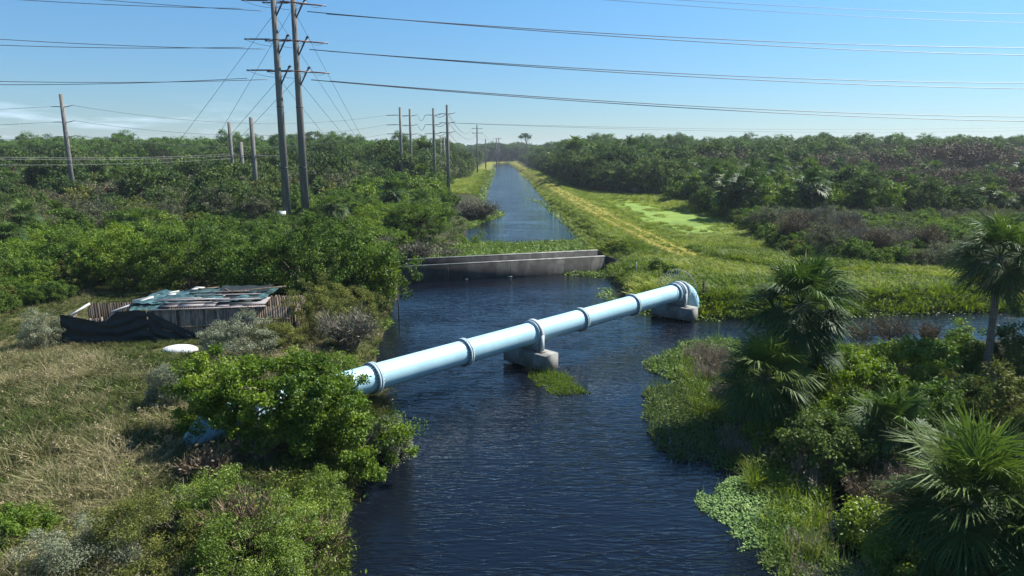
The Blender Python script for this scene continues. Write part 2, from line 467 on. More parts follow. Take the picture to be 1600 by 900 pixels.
def ground_h(x, y):
    x = np.asarray(x, float); y = np.asarray(y, float)
    d = sdist(WATER, x, y) + (fbm(x, y, 1.6, 3) - .5) * .9
    dp = sdist(PUDDLE, x, y)
    dd = np.minimum(d, np.where(dp < 0, dp, np.maximum(dp, .2)) + (y > 40) * 9)
    ms = sstep(1.0, -1.5, sdist(MARSH, x, y))
    top = 1.0 + (fbm(x, y, 14, 1) - .5) * .5 + (fbm(x, y, 2.2, 2) - .5) * .16
    top = top * (1 - ms) + ms * (.22 + (fbm(x, y, 2.5, 5) - .5) * .5)
    # raised bank along the right side of the canal
    cr_ = x - canal_right(y)
    berm = sstep(0, 3.0, cr_) * sstep(12, 6.5, cr_) * sstep(66, 84, y) * sstep(860, 780, y)
    top = top + berm * .85
    h = np.where(d > 0, top * sstep(0, 2.3, d) + .06 * sstep(0, .2, d), np.maximum(-1.6, d * .5))
    h = np.where(dp < 0, np.minimum(h, dp * .4 + .03), h)
    pd = sdist(POND, x, y)
    h = np.where(pd < 3, np.minimum(h, .42 + .55 * sstep(0, 3.0, pd)) , h)
    h = np.where(y > 860, 1.0, h)
    return h


def gz(x, y):
    return float(ground_h(np.array([x]), np.array([y]))[0])


# the ground: one sheet to the horizon, its grid finer near the camera
rows = 420
t = np.linspace(0, 1, rows)
gy = -6 + 30 * (np.exp(t * 4.95) - 1) * 1.0
gy = gy * (5200 / gy[-1]) ** (t ** 6)
sxx = np.linspace(-1, 1, 460)
sxx = np.sign(sxx) * np.abs(sxx) ** 1.15 * 1.75
GX = sxx[None, :] * (gy[:, None] + 24); GY = np.repeat(gy[:, None], len(sxx), 1)
GZ = ground_h(GX, GY)


def ground_colour(x, y, h):
    d = sdist(WATER, x, y)
    n1 = fbm(x, y, 5, 11); n2 = fbm(x, y, 1.3, 12); n3 = fbm(x, y, 18, 13)
    C = np.zeros(x.shape + (3,))
    forest = np.array([.040, .045, .020])
    C[:] = forest
    C *= (.7 + .6 * n1)[..., None]
    def mixin(mask, c, base=C):
        base[:] = base * (1 - mask[..., None]) + mask[..., None] * c
    # left field, dry grass
    lf = sstep(62, 50, y) * sstep(-2, -5, x) + 0 * x
    cl = np.array([.060, .072, .022])[None, None] * (1 - n1[..., None]) * 1.4 + np.array([.14, .125, .055])[None, None] * n1[..., None]
    mixin(lf, cl * (.6 + .8 * n2)[..., None])
    # right grass
    edge_x = np.interp(y, [50, 60, 66, 72, 82, 110, 140, 171, 178, 208, 620], [120, 60, 36, 29, 32, 36, 37, 33, 21, 13.5, 3.5])
    rg = sstep(edge_x + 2, edge_x - 1, x) * sstep(-1, 1, x - canal_right(y) + 1.5) * sstep(48, 51, y)
    gcol = np.array([.115, .150, .022])[None, None] * (1 - n1[..., None]) + np.array([.21, .20, .035])[None, None] * n1[..., None]
    mixin(rg, gcol * (.65 + .7 * n2)[..., None])
    # left canal strip
    lg = sstep(-22, -18, x + (y - 200) * .012) * sstep(185, 200, y) * sstep(0, -1, x) * sstep(860, 800, y)
    mixin(lg, gcol * (.7 + .6 * n2)[..., None])
    # wheel tracks on the right bank
    cx = np.interp(y, [56, 64, 72, 80, 95, 130, 176, 300, 622], [42, 24, 18.5, 16.8, 15.4, 13.9, 12.4, 9.3, 3.2])
    trk = (np.exp(-((np.abs(x - cx) - .95) / .35) ** 2)) * rg * (y > 62)
    mixin(np.clip(trk, 0, 1) * .75 * (.4 + n1), np.array([.27, .21, .075]))
    strip = np.exp(-((x - cx) / 2.2) ** 2) * rg
    mixin(np.clip(strip, 0, 1) * .5, np.array([.235, .205, .040]))
    # mud at the water's edge and below it
    mud = sstep(1.0, .2, h) * sstep(1.6, .3, np.abs(d))
    mixin(mud * .8, np.array([.05, .045, .028]))
    mixin((h < 0).astype(float), np.array([.02, .02, .014]))
    pd = sdist(POND, x, y)
    mixin(sstep(3.5, 1, pd), np.array([.12, .19, .02]))
    return C


GC = ground_colour(GX, GY, GZ)
g = Geo(); g.grid(np.stack([GX, GY, GZ], 2)[:, ::-1])
me = g.mesh('ground', [])
ca = me.color_attributes.new('tone', 'FLOAT_COLOR', 'POINT')
ca.data.foreach_set('color', np.concatenate([GC[:, ::-1], np.ones(GC.shape[:2] + (1,))], 2).astype(np.float32).ravel())
m, n, l = mat_new('ground_soil')
out = n.new('ShaderNodeOutputMaterial'); p = n.new('ShaderNodeBsdfPrincipled'); p.inputs['Roughness'].default_value = .95; p.inputs['Specular IOR Level'].default_value = .1
a = n.new('ShaderNodeAttribute'); a.attribute_name = 'tone'
ge = n.new('ShaderNodeNewGeometry')
no = n.new('ShaderNodeTexNoise'); no.inputs['Scale'].default_value = 2.6; no.inputs['Detail'].default_value = 9; no.inputs['Roughness'].default_value = .75
no2 = n.new('ShaderNodeTexNoise'); no2.inputs['Scale'].default_value = .45; no2.inputs['Detail'].default_value = 6; no2.inputs['Roughness'].default_value = .7
l.new(ge.outputs['Position'], no.inputs['Vector']); l.new(ge.outputs['Position'], no2.inputs['Vector'])
mr = n.new('ShaderNodeMapRange'); mr.inputs['From Min'].default_value = .3; mr.inputs['From Max'].default_value = .7; mr.inputs['To Min'].default_value = .45; mr.inputs['To Max'].default_value = 1.5
mr2 = n.new('ShaderNodeMapRange'); mr2.inputs['From Min'].default_value = .3; mr2.inputs['From Max'].default_value = .7; mr2.inputs['To Min'].default_value = .7; mr2.inputs['To Max'].default_value = 1.25
l.new(no.outputs['Fac'], mr.inputs['Value']); l.new(no2.outputs['Fac'], mr2.inputs['Value'])
mm = n.new('ShaderNodeMath'); mm.operation = 'MULTIPLY'; l.new(mr.outputs[0], mm.inputs[0]); l.new(mr2.outputs[0], mm.inputs[1])
sc_ = n.new('ShaderNodeVectorMath'); sc_.operation = 'SCALE'; l.new(a.outputs['Color'], sc_.inputs[0]); l.new(mm.outputs[0], sc_.inputs['Scale'])
l.new(sc_.outputs['Vector'], p.inputs['Base Color'])
bu = n.new('ShaderNodeBump'); bu.inputs['Strength'].default_value = .8; bu.inputs['Distance'].default_value = .25
l.new(no.outputs['Fac'], bu.inputs['Height']); l.new(bu.outputs['Normal'], p.inputs['Normal']); l.new(p.outputs[0], out.inputs['Surface'])
me.materials.append(m)
me.polygons.foreach_set('use_smooth', np.ones(len(me.polygons), bool))
tag(place('ground', me), kind='structure')

# water: one sheet that only shows where the ground lies below it
g = Geo()
g.add([[-30, -10, 0], [75, -10, 0], [75, 60, 0], [40, 900, 0], [-40, 900, 0], [-40, 60, 0]], [0, 1, 2, 3, 4, 5])
tag(g.obj('water', M['water']), kind='structure')
g = Geo()
ps = POND; g.add(np.concatenate([ps, np.full((len(ps), 1), .5)], 1), np.arange(len(ps))[::-1] if False else np.arange(len(ps)))
M['duckweed'] = solid('duckweed', (.17, .25, .035), (.10, .17, .02), .35, .8, .2, .2, contrast=(.3, .6), detail=9)
tag(g.obj('duckweed_pond', M['duckweed']), kind='structure')

# ------------------------------------------------------------------ plant meshes
def unit(a):
    return a / (np.linalg.norm(a, axis=-1, keepdims=True) + 1e-9)


def leaf_quads(r, C, size, outd, up=.35, asp=.5, along=None):
    n_ = len(C)
    nn = unit(r.normal(size=(n_, 3)) * .75 + outd * .55 + np.array([0, 0, up]))
    tt = r.normal(size=(n_, 3)) if along is None else along + r.normal(size=(n_, 3)) * .35
    tt = unit(tt - nn * np.sum(tt * nn, 1)[:, None])
    bb = np.cross(nn, tt)
    L = (size * (.65 + .7 * r.random(n_)))[:, None]
    p0 = C; p1 = C + tt * L * .5 + bb * L * asp * .5 + nn * L * .06
    p2 = C + tt * L; p3 = C + tt * L * .5 - bb * L * asp * .5 + nn * L * .06
    V = np.stack([p0, p1, p2, p3], 1).reshape(-1, 3)
    F = np.arange(n_ * 4).reshape(-1, 4)
    return V, F


def lobes(r, dirs, amp=.3, k=5):
    out = np.ones(len(dirs))
    for _ in range(k):
        c = unit(r.normal(size=3)); out += amp * r.uniform(-.6, 1) * np.exp(-(1 - dirs @ c) * r.uniform(2.5, 6))
    return out


def crown_clumps(r, n, rad, centre, irr=.35, low=-.35, shell=.45):
    d = unit(r.normal(size=(n * 3, 3)))
    d = d[d[:, 2] > low][:n]
    f = lobes(r, d, irr, 7) * (shell + (1 - shell) * r.random(len(d)) ** .5)
    f *= .82 + .3 * r.random(len(d))
    return d * f[:, None] * np.asarray(rad) + np.asarray(centre)


def make_foliage(r, g, clumps, per, cr_, leaf, centre, mat=0, up=.35, asp=.5, flat=.75, tint_lo=.15, tint_hi=.6):
    k = len(clumps)
    per_k = np.maximum(4, (per * r.uniform(.5, 1.5, k)).astype(int))
    idx = np.repeat(np.arange(k), per_k)
    crs = cr_ * r.uniform(.6, 1.35, k)
    off = r.normal(size=(len(idx), 3)); off = unit(off) * (r.random(len(idx)) ** .45)[:, None]
    off[:, 2] *= flat
    C = clumps[idx] + off * crs[idx][:, None]
    outd = unit(off + .4 * unit(C - np.asarray(centre)))
    V, F = leaf_quads(r, C, leaf, outd, up, asp)
    ct = r.uniform(tint_lo, tint_hi, k)
    t_ = ct[idx] + r.uniform(-.16, .2, len(idx))
    g.add(V, F, mat, np.repeat(t_, 4))


def limb(g, r, a, b, r0, r1, n=5, mat=0, wob=.12, sides=5):
    a = np.asarray(a, float); b = np.asarray(b, float)
    L = np.linalg.norm(b - a)
    s = np.linspace(0, 1, n)[:, None]
    P = a + (b - a) * s
    w = r.normal(size=(n, 3)) * wob * L * .5; w[0] = 0; w[-1] = 0
    P = P + w * .5 + np.array([0, 0, 1]) * (np.sin(s * np.pi) * L * .06)
    g.tube(P, np.linspace(r0, r1, n), sides, mat, r.uniform(.3, .7), cap=False)


def bush_parts(seed, rad=(2.2, 2.2, 2.0), clumps=90, per=60, cr_=.42, leaf=.14, stems=9, asp=.5, irr=.4, stem_r=.05, bare=0, base_z=.0, up=.35):
    """returns (foliage Geo, stems Geo); the plant stands at the origin"""
    r = np.random.default_rng(seed)
    cz = rad[2] * .52 + base_z
    centre = np.array([0, 0, cz])
    cl = crown_clumps(r, clumps, (rad[0], rad[1], rad[2] * .62), centre, irr, -.75, .35)
    cl[:, 2] = np.maximum(cl[:, 2], cr_ * .6)
    f = Geo(); make_foliage(r, f, cl, per, cr_, leaf, centre, 0, up, asp)
    s = Geo()
    pick = r.choice(len(cl), min(stems, len(cl)), replace=False)
    for i in pick:
        b0 = np.array([r.normal() * .12 * rad[0], r.normal() * .12 * rad[1], -.25])
        limb(s, r, b0, cl[i], stem_r * r.uniform(.7, 1.3), stem_r * .25, 5)
    return f, s


def tree_parts(seed, H=7., trunk_r=.16, rad=(2.6, 2.6, 2.2), clumps=90, per=60, cr_=.5, leaf=.15, limbs=14, irr=.4, low=-.3, flat=.7, lean=.05, asp=.5, shell=.45, up=.35):
    r = np.random.default_rng(seed)
    centre = np.array([r.normal() * lean * H, r.normal() * lean * H, H - rad[2] * .8])
    cl = crown_clumps(r, clumps, rad, centre, irr, low, shell)
    f = Geo(); make_foliage(r, f, cl, per, cr_, leaf, centre, 0, up, asp, flat)
    s = Geo()
    n_ = 7
    zz = np.linspace(-.3, centre[2] + rad[2] * .3, n_)
    P = np.stack([centre[0] * (zz / centre[2]) + r.normal(size=n_) * .02 * H * .3, centre[1] * (zz / centre[2]) + r.normal(size=n_) * .02 * H * .3, zz], 1)
    s.tube(P, np.linspace(trunk_r, trunk_r * .4, n_), 7, 0, .5, cap=False)
    for i in r.choice(len(cl), min(limbs, len(cl)), replace=False):
        k = r.integers(max(1, n_ // 2 - 1), n_ - 1)
        limb(s, r, P[k], cl[i], trunk_r * .42, trunk_r * .1, 5)
    return f, s


def bare_parts(seed, R=1.8, H=2.4, stems=26, twigs=9, leaves=300, leaf=.1, tw=.02, mat_leaf=True):
    """an almost leafless bush: ascending stems that fork into fine twigs, with scattered leaves"""
    r = np.random.default_rng(seed)
    g = Geo()
    def ribbon(A, B, w, tint):
        A = np.asarray(A); B = np.asarray(B); n_ = len(A)
        d = unit(B - A); s_ = unit(np.cross(d, r.normal(size=(n_, 3))))
        w = np.broadcast_to(w, (n_,))[:, None]
        V = np.stack([A - s_ * w, A + s_ * w, B + s_ * w * .35, B - s_ * w * .35], 1).reshape(-1, 3)
        g.add(V, np.arange(n_ * 4).reshape(-1, 4), 0, np.repeat(tint, 4))
    az = r.uniform(0, 2 * np.pi, stems); sp = r.uniform(.2, 1, stems) ** .7
    base = np.stack([np.cos(az), np.sin(az), np.zeros(stems)], 1) * (R * .16 * sp)[:, None]; base[:, 2] = -.15
    mid = np.stack([np.cos(az) * R * sp * .55, np.sin(az) * R * sp * .55, H * (.5 + .2 * r.random(stems))], 1)
    ribbon(base, mid, tw * 1.6, r.uniform(.2, .6, stems))
    idx = np.repeat(np.arange(stems), twigs)
    s0 = r.uniform(.45, 1, len(idx))[:, None]
    A = base[idx] + (mid - base)[idx] * s0
    dirn = unit(mid[idx] * np.array([1, 1, .6]) + r.normal(size=(len(idx), 3)) * np.array([.7, .7, .4]) * R + np.array([0, 0, .45 * H]))
    B = A + dirn * (H * r.uniform(.25, .5, len(idx)))[:, None]
    ribbon(A, B, tw, r.uniform(.2, .8, len(idx)))
    idx2 = np.repeat(np.arange(len(idx)), 6)
    s1 = r.uniform(.3, 1, len(idx2))[:, None]
    A2 = A[idx2] + (B - A)[idx2] * s1
    B2 = A2 + unit(unit((B - A)[idx2]) + r.normal(size=(len(idx2), 3)) * .55 + [0, 0, .2]) * (H * r.uniform(.1, .24, len(idx2)))[:, None]
    ribbon(A2, B2, tw * .55, r.uniform(.3, .95, len(idx2)))
    f = Geo()
    if leaves:
        k = r.integers(0, len(B2), leaves)
        C = B2[k] + r.normal(size=(leaves, 3)) * .05 * H
        V, F = leaf_quads(r, C, leaf, unit(C), .4)
        f.add(V, F, 0, np.repeat(r.uniform(.2, .8, leaves), 4))
    return f, g


def palm_parts(seed, H=3.5, fronds=36, R=2.3, trunk_r=.2, segs=26, seg_w=.04, lean=(0, 0), dry=8, droop=.85):
    """fan palm: fronds (petiole and folded fan of drooping blades), hanging dry fronds, ringed trunk"""
    r = np.random.default_rng(seed)
    f, s, dr = Geo(), Geo(), Geo()
    top = np.array([lean[0], lean[1], H])
    def frond(g, az, el, Lp, Lb, dr_, mat, tb):
        d0 = np.array([math.cos(az) * math.cos(el), math.sin(az) * math.cos(el), math.sin(el)])
        side_ = np.array([-math.sin(az), math.cos(az), 0.]); side_ = side_ * math.cos(.3 * r.normal()) + np.cross(d0, side_) * math.sin(.35 * r.normal())
        side_ = unit(side_ - d0 * (side_ @ d0)); nrm = np.cross(side_, d0)
        hub = top + d0 * Lp + np.array([0, 0, -1]) * dr_ * Lp * .28
        P = np.stack([top, top + d0 * Lp * .5 + [0, 0, -dr_ * .05], hub])
        g.tube(P, [.032, .026, .018], 3, mat, tb - .1, cap=False)
        d1 = unit(d0 + np.array([0, 0, -.32 * dr_ - .1])); nrm = unit(np.cross(side_, d1))
        th = np.linspace(-1.75, 1.75, segs) + r.normal(size=segs) * .03
        fold = -.35 * np.abs(np.sin(th))
        dirs = unit(np.cos(th)[:, None] * d1 + np.sin(th)[:, None] * side_ * .95 + fold[:, None] * nrm * 1.0)
        wd = unit(-np.sin(th)[:, None] * d1 + np.cos(th)[:, None] * side_)
        Ls = Lb * (.62 + .38 * np.cos(th * .62)) * r.uniform(.88, 1.08, segs)
        w = seg_w * (.8 + .4 * r.random(segs))
        h0 = hub + (np.clip(np.cos(th), 0, 1) * Lb * .22)[:, None] * d1
        mid = h0 + dirs * (Ls * .55)[:, None]
        tip = mid + unit(dirs + np.array([0, 0, -1.]) * (.55 * droop + .55 * r.random((segs, 1)))) * (Ls * .5)[:, None]
        V = np.stack([h0 - wd * w[:, None] * .35, h0 + wd * w[:, None] * .35, mid + wd * w[:, None], mid - wd * w[:, None],
                      tip + wd * w[:, None] * .12, tip - wd * w[:, None] * .12], 1)
        b = np.arange(segs)[:, None] * 6
        F = np.concatenate([b + [0, 1, 2, 3], b + [3, 2, 4, 5]])
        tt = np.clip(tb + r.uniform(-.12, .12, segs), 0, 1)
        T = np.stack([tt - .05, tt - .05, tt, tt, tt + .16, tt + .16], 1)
        g.add(V.reshape(-1, 3), F, mat, T.ravel())
    ga = 2.399963
    for i in range(fronds):
        q = i / fronds
        el = math.radians(82 - 128 * q ** .85 + r.normal() * 6)
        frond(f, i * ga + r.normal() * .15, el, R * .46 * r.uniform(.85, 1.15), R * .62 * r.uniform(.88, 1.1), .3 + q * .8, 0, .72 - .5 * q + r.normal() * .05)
    for i in range(dry):
        frond(dr, r.uniform(0, 6.28), math.radians(r.uniform(-78, -48)), R * .35, R * .45, .4, 0, r.uniform(.2, .7))
    nr = max(6, int(H / .16))
    q = np.linspace(0, 1, nr)
    P = np.stack([lean[0] * q ** 1.5, lean[1] * q ** 1.5, -.3 + (H + .35) * q], 1)
    rad = trunk_r * (1.12 - .3 * q) * (1 + .07 * (np.arange(nr) % 2)) * (1 + .35 * (q > .82))
    s.tube(P, rad, 9, 0, .5)
    # old leaf bases (boots) under the crown
    for i in range(26):
        a_ = i * ga; q_ = r.uniform(.72, 1)
        c = np.array([lean[0] * q_ ** 1.5, lean[1] * q_ ** 1.5, H * q_])
        d = np.array([math.cos(a_), math.sin(a_), .9])
        s.cyl(c, c + unit(d) * r.uniform(.25, .4), .045, 4, 0, .6, r2=.02)
    return f, s, dr


def pine_parts(seed, H=15., clumps=26, per=26, leaf=.55, cr_=1.1, rad=(3.5, 3.5, 2.6), trunk_r=.2, asp=.35):
    return tree_parts(seed, H, trunk_r, rad, clumps, per, cr_, leaf, 9, .35, -.35, .55, .02, asp, .5, .6)


# ------------------------------------------------------------------ concrete weir
def weir():
    A = at(632, 443, 0)[:2] - np.array([1.2, .3]); B = at(944, 424, 0)[:2]
    d = (B - A); L = np.linalg.norm(d); ang = math.atan2(d[1], d[0])
    w = thing('concrete_weir', 'long stained concrete weir of two parallel walls across the canal', 'weir', (A[0], A[1], 0), ang)
    g = Geo(); g.box((L / 2, .15, 0), (L, .30, 3.0)); g.obj('front_wall', M['concrete_old_shaded'], w)
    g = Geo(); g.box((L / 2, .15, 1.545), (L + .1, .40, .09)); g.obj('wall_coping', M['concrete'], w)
    g = Geo(); g.box((L / 2 + .35, 3.3, .05), (L + .7, .32, 3.2)); g.obj('rear_wall', M['concrete_old_shaded'], w)
    g = Geo(); g.box((L / 2 + .35, 3.3, 1.695), (L + .8, .40, .09)); g.obj('wall_coping', M['concrete'], w)
    g = Geo()                        # sloping wing wall running back into the bank
    P = [(L + .05, .02), (L + 3.6, -1.5)]
    a_, b_ = np.array(P[0]), np.array(P[1]); nn = np.array([-(b_ - a_)[1], (b_ - a_)[0]]); nn = nn / np.linalg.norm(nn) * .3
    pts = []
    for (q, zt) in ((a_, 1.58), (b_, .6)):
        for o_ in (0, 1):
            for z_ in (-1.3, zt): pts.append([*(q + nn * o_), z_])
    g.add(pts, [[0, 1, 5, 4], [2, 6, 7, 3], [1, 3, 7, 5], [0, 4, 6, 2], [4, 5, 7, 6], [0, 2, 3, 1]])
    g.obj('wing_wall', M['concrete_old_shaded'], w)
    g = Geo(); g.box((L / 2 + .4, 1.9, .1), (L * .99, 3.0, .2)); g.obj('apron_slab', M['concrete_old_shaded'], w)
    for k in (.33, .53):
        g = Geo(); g.box((L * k, -.16, .08), (.45 if k > .5 else .22, .22, .06)); g.obj('drain_ledge', M['paint_white'], w)
    for k in (.25, .535, .8):
        g = Geo(); g.box((L * k, -.012, .75), (.05, .02, 1.45)); g.obj('wall_joint', M['stake'], w)


weir()

# ------------------------------------------------------------------ the pipe
PZ = 1.95
PA = at(582, 590.5, PZ); PB = at(1052, 458, PZ)
pdir = (PB - PA) / np.linalg.norm(PB - PA); PLEN = float(np.linalg.norm(PB - PA)); PR = .615
pang = math.atan2(pdir[1], pdir[0])


def along(u):
    """fraction of the way from PA to PB at which the pipe centre reaches photograph column u"""
    k = (u - 800.0) / FPX
    dep = lambda p_: p_[1] * CP + (CAM_H - p_[2]) * SP
    a_, b_ = PA[0] - k * dep(PA), PB[0] - k * dep(PB)
    return a_ / (a_ - b_)


F_MID = along(832)


def pipeline():
    w = thing('water_pipe', 'long pale blue bolted steel pipe crossing the pool above the water', 'pipe', (PA[0], PA[1], PZ), pang)
    x_end = PLEN + 1.15
    g = Geo(); g.tube([(-6.6, 0, 0), (-3, 0, 0), (0, 0, 0), (PLEN / 2, 0, 0), (x_end, 0, 0)], PR, 48, cap=False)
    g.obj('pipe_barrel', M['pipe'], w, smooth=True)
    # right elbow turning down into the bank
    g = Geo(); R_ = 1.0; th = np.linspace(0, math.radians(80), 14)
    P = np.stack([x_end + R_ * np.sin(th), -.28 * (1 - np.cos(th)), -R_ * (1 - np.cos(th))], 1)
    P = np.concatenate([[P[0] - [.02, 0, 0]], P, [P[-1] + [.16, -.1, -1.6]]])
    g.tube(P, PR, 40); g.obj('pipe_elbow', M['pipe'], w, smooth=True)
    # left elbow sloping down into the ground under the tree
    g = Geo(); R_ = 1.3; th = np.linspace(0, math.radians(48), 10)
    P = np.stack([-6.6 - R_ * np.sin(th), 0 * th, -R_ * (1 - np.cos(th))], 1)
    e = P[-1]; P = np.concatenate([[P[0] + [.02, 0, 0]], P, [e + np.array([-3.2, -.2, -3.4])]])
    g.tube(P, PR, 40); g.obj('pipe_elbow', M['pipe'], w, smooth=True)

    def flange(x, wide=.10, rr=PR + .115, mat='flange'):
        g = Geo()
        for dx in (-wide * .62, wide * .62):
            g.tube([(x + dx - wide / 2, 0, 0), (x + dx + wide / 2, 0, 0)], rr, 40)
        g.tube([(x - wide * 2.4, 0, 0), (x - wide * 1.1, 0, 0)], [PR + .004, PR + .05], 40)
        g.tube([(x + wide * 1.1, 0, 0), (x + wide * 2.4, 0, 0)], [PR + .05, PR + .004], 40)
        f = g.obj('flange', M[mat], w)
        b = Geo()
        for k in range(28):
            a_ = k * 2 * math.pi / 28
            yy, zz = math.cos(a_) * (PR + .065), math.sin(a_) * (PR + .065)
            b.cyl((x - wide * 1.75, yy, zz), (x + wide * 1.75, yy, zz), .028, 6)
        b.obj('bolt_ring', M['bolt'], f)
    for fr in (-.225, 0, along(724), along(906), along(987)):
        flange(PLEN * fr)
    flange(PLEN + .02, .09); flange(PLEN + 1.15, .08)
    # anti-climb fan guard round the right end
    g = Geo(); gx = PLEN + .62; RG = 1.55
    th = np.linspace(math.radians(-12), math.radians(192), 40)
    g.tube(np.stack([np.full(40, gx), RG * np.cos(th), .1 + RG * np.sin(th)], 1), .022, 6)
    fg = g.obj('guard_rim', M['paint_white'], w)
    g = Geo()
    for a_ in np.linspace(math.radians(-8), math.radians(188), 25):
        g.cyl((gx, (PR + .02) * math.cos(a_), (PR + .02) * math.sin(a_)), (gx, RG * .98 * math.cos(a_), .1 + RG * .98 * math.sin(a_)), .009, 4)
    g.obj('guard_spokes', M['flange'], w)
    g = Geo(); g.tube([(gx - .04, 0, 0), (gx + .04, 0, 0)], PR + .04, 32); g.obj('guard_collar', M['flange'], w)
    g = Geo(); g.beam((PLEN - .2, -.2, PR + .06), (PLEN + 1.1, -.2, PR + .09), .04, .04); g.obj('guard_strut', M['bolt'], w)


pipeline()


def pier(frac, label, half=1.75, saddle=True):
    c = PA + pdir * PLEN * frac
    w = thing('concrete_pier', label, 'pier', (c[0], c[1], 0), pang)
    # cap lies across the pipe; local y runs towards the far bank, so the long axis is y
    g = Geo()
    x0, x1, y0, y1, z0, z1 = -.55, .55, -1.45, 1.75, .10, .98
    bv = .018
    lv_ = [(z0, bv), (z0 + bv, 0), (z1 - bv, 0), (z1, bv)]
    V = [[xx, yy, zz] for zz, q_ in lv_ for xx, yy in ((x0 + q_, y0 + q_), (x1 - q_, y0 + q_), (x1 - q_, y1 - q_), (x0 + q_, y1 - q_))]
    F = [[0, 3, 2, 1], [12, 13, 14, 15]] + [[4 * k_ + j_, 4 * k_ + (j_ + 1) % 4, 4 * k_ + 4 + (j_ + 1) % 4, 4 * k_ + 4 + j_] for k_ in range(3) for j_ in range(4)]
    g.add(V, F)
    g.obj('pier_cap', M['concrete'], w)
    for yy in (-.8, 1.1):
        g = Geo(); g.box((0, yy, -.7), (.55, .45, 1.86)); g.obj('pile', M['concrete_old_shaded'], w)
    # ring girder support: steel strap over the pipe with two legs and base plates
    g = Geo(); th = np.linspace(0, math.pi, 24); hw = .13
    ro, ri = PR + .17, PR + .02
    P = []
    for r_ in (ri, ro):
        for xx in (-hw, hw):
            P.append(np.stack([np.full(24, xx), r_ * np.cos(th), PZ + r_ * np.sin(th)], 1))
    base = np.concatenate(P); i = np.arange(23)
    q = lambda a_, b_: np.stack([a_ * 24 + i, a_ * 24 + i + 1, b_ * 24 + i + 1, b_ * 24 + i], 1)
    g.add(base, np.concatenate([q(0, 1), q(3, 2), q(0, 2)[:, ::-1], q(1, 3)]))
    for s_ in (-1, 1):
        g.box((0, s_ * (PR + .095), (PZ + 1.0) / 2 - .002), (2 * hw, .15, PZ - 1.0))
    g.obj('ring_support', M['support'], w)
    g = Geo()
    for xx in (-.20, .20):
        g.tube([(xx - .03, 0, PZ), (xx + .03, 0, PZ)], PR + .13, 36)
    g.obj('ring_flange', M['flange'], w)
    g = Geo()                        # web plate below the pipe between the legs
    g.box((0, 0, 1.2), (.12, 2 * PR * .98, .3)); g.obj('web_plate', M['support'], w)
    for s_ in (-1, 1):
        g = Geo(); g.box((0, s_ * (PR + .1), 1.008), (.55, .42, .06))
        for xx in (-.2, .2): g.cyl((xx, s_ * (PR + .1) + .13, 1.0), (xx, s_ * (PR + .1) + .13, 1.14), .025, 6)
        g.obj('base_plate', M['concrete'], w)


pier(F_MID, 'concrete pier with steel ring support standing in open water mid pool')
pier(1.02, 'concrete pier under the pipe end beside the grassy right bank')

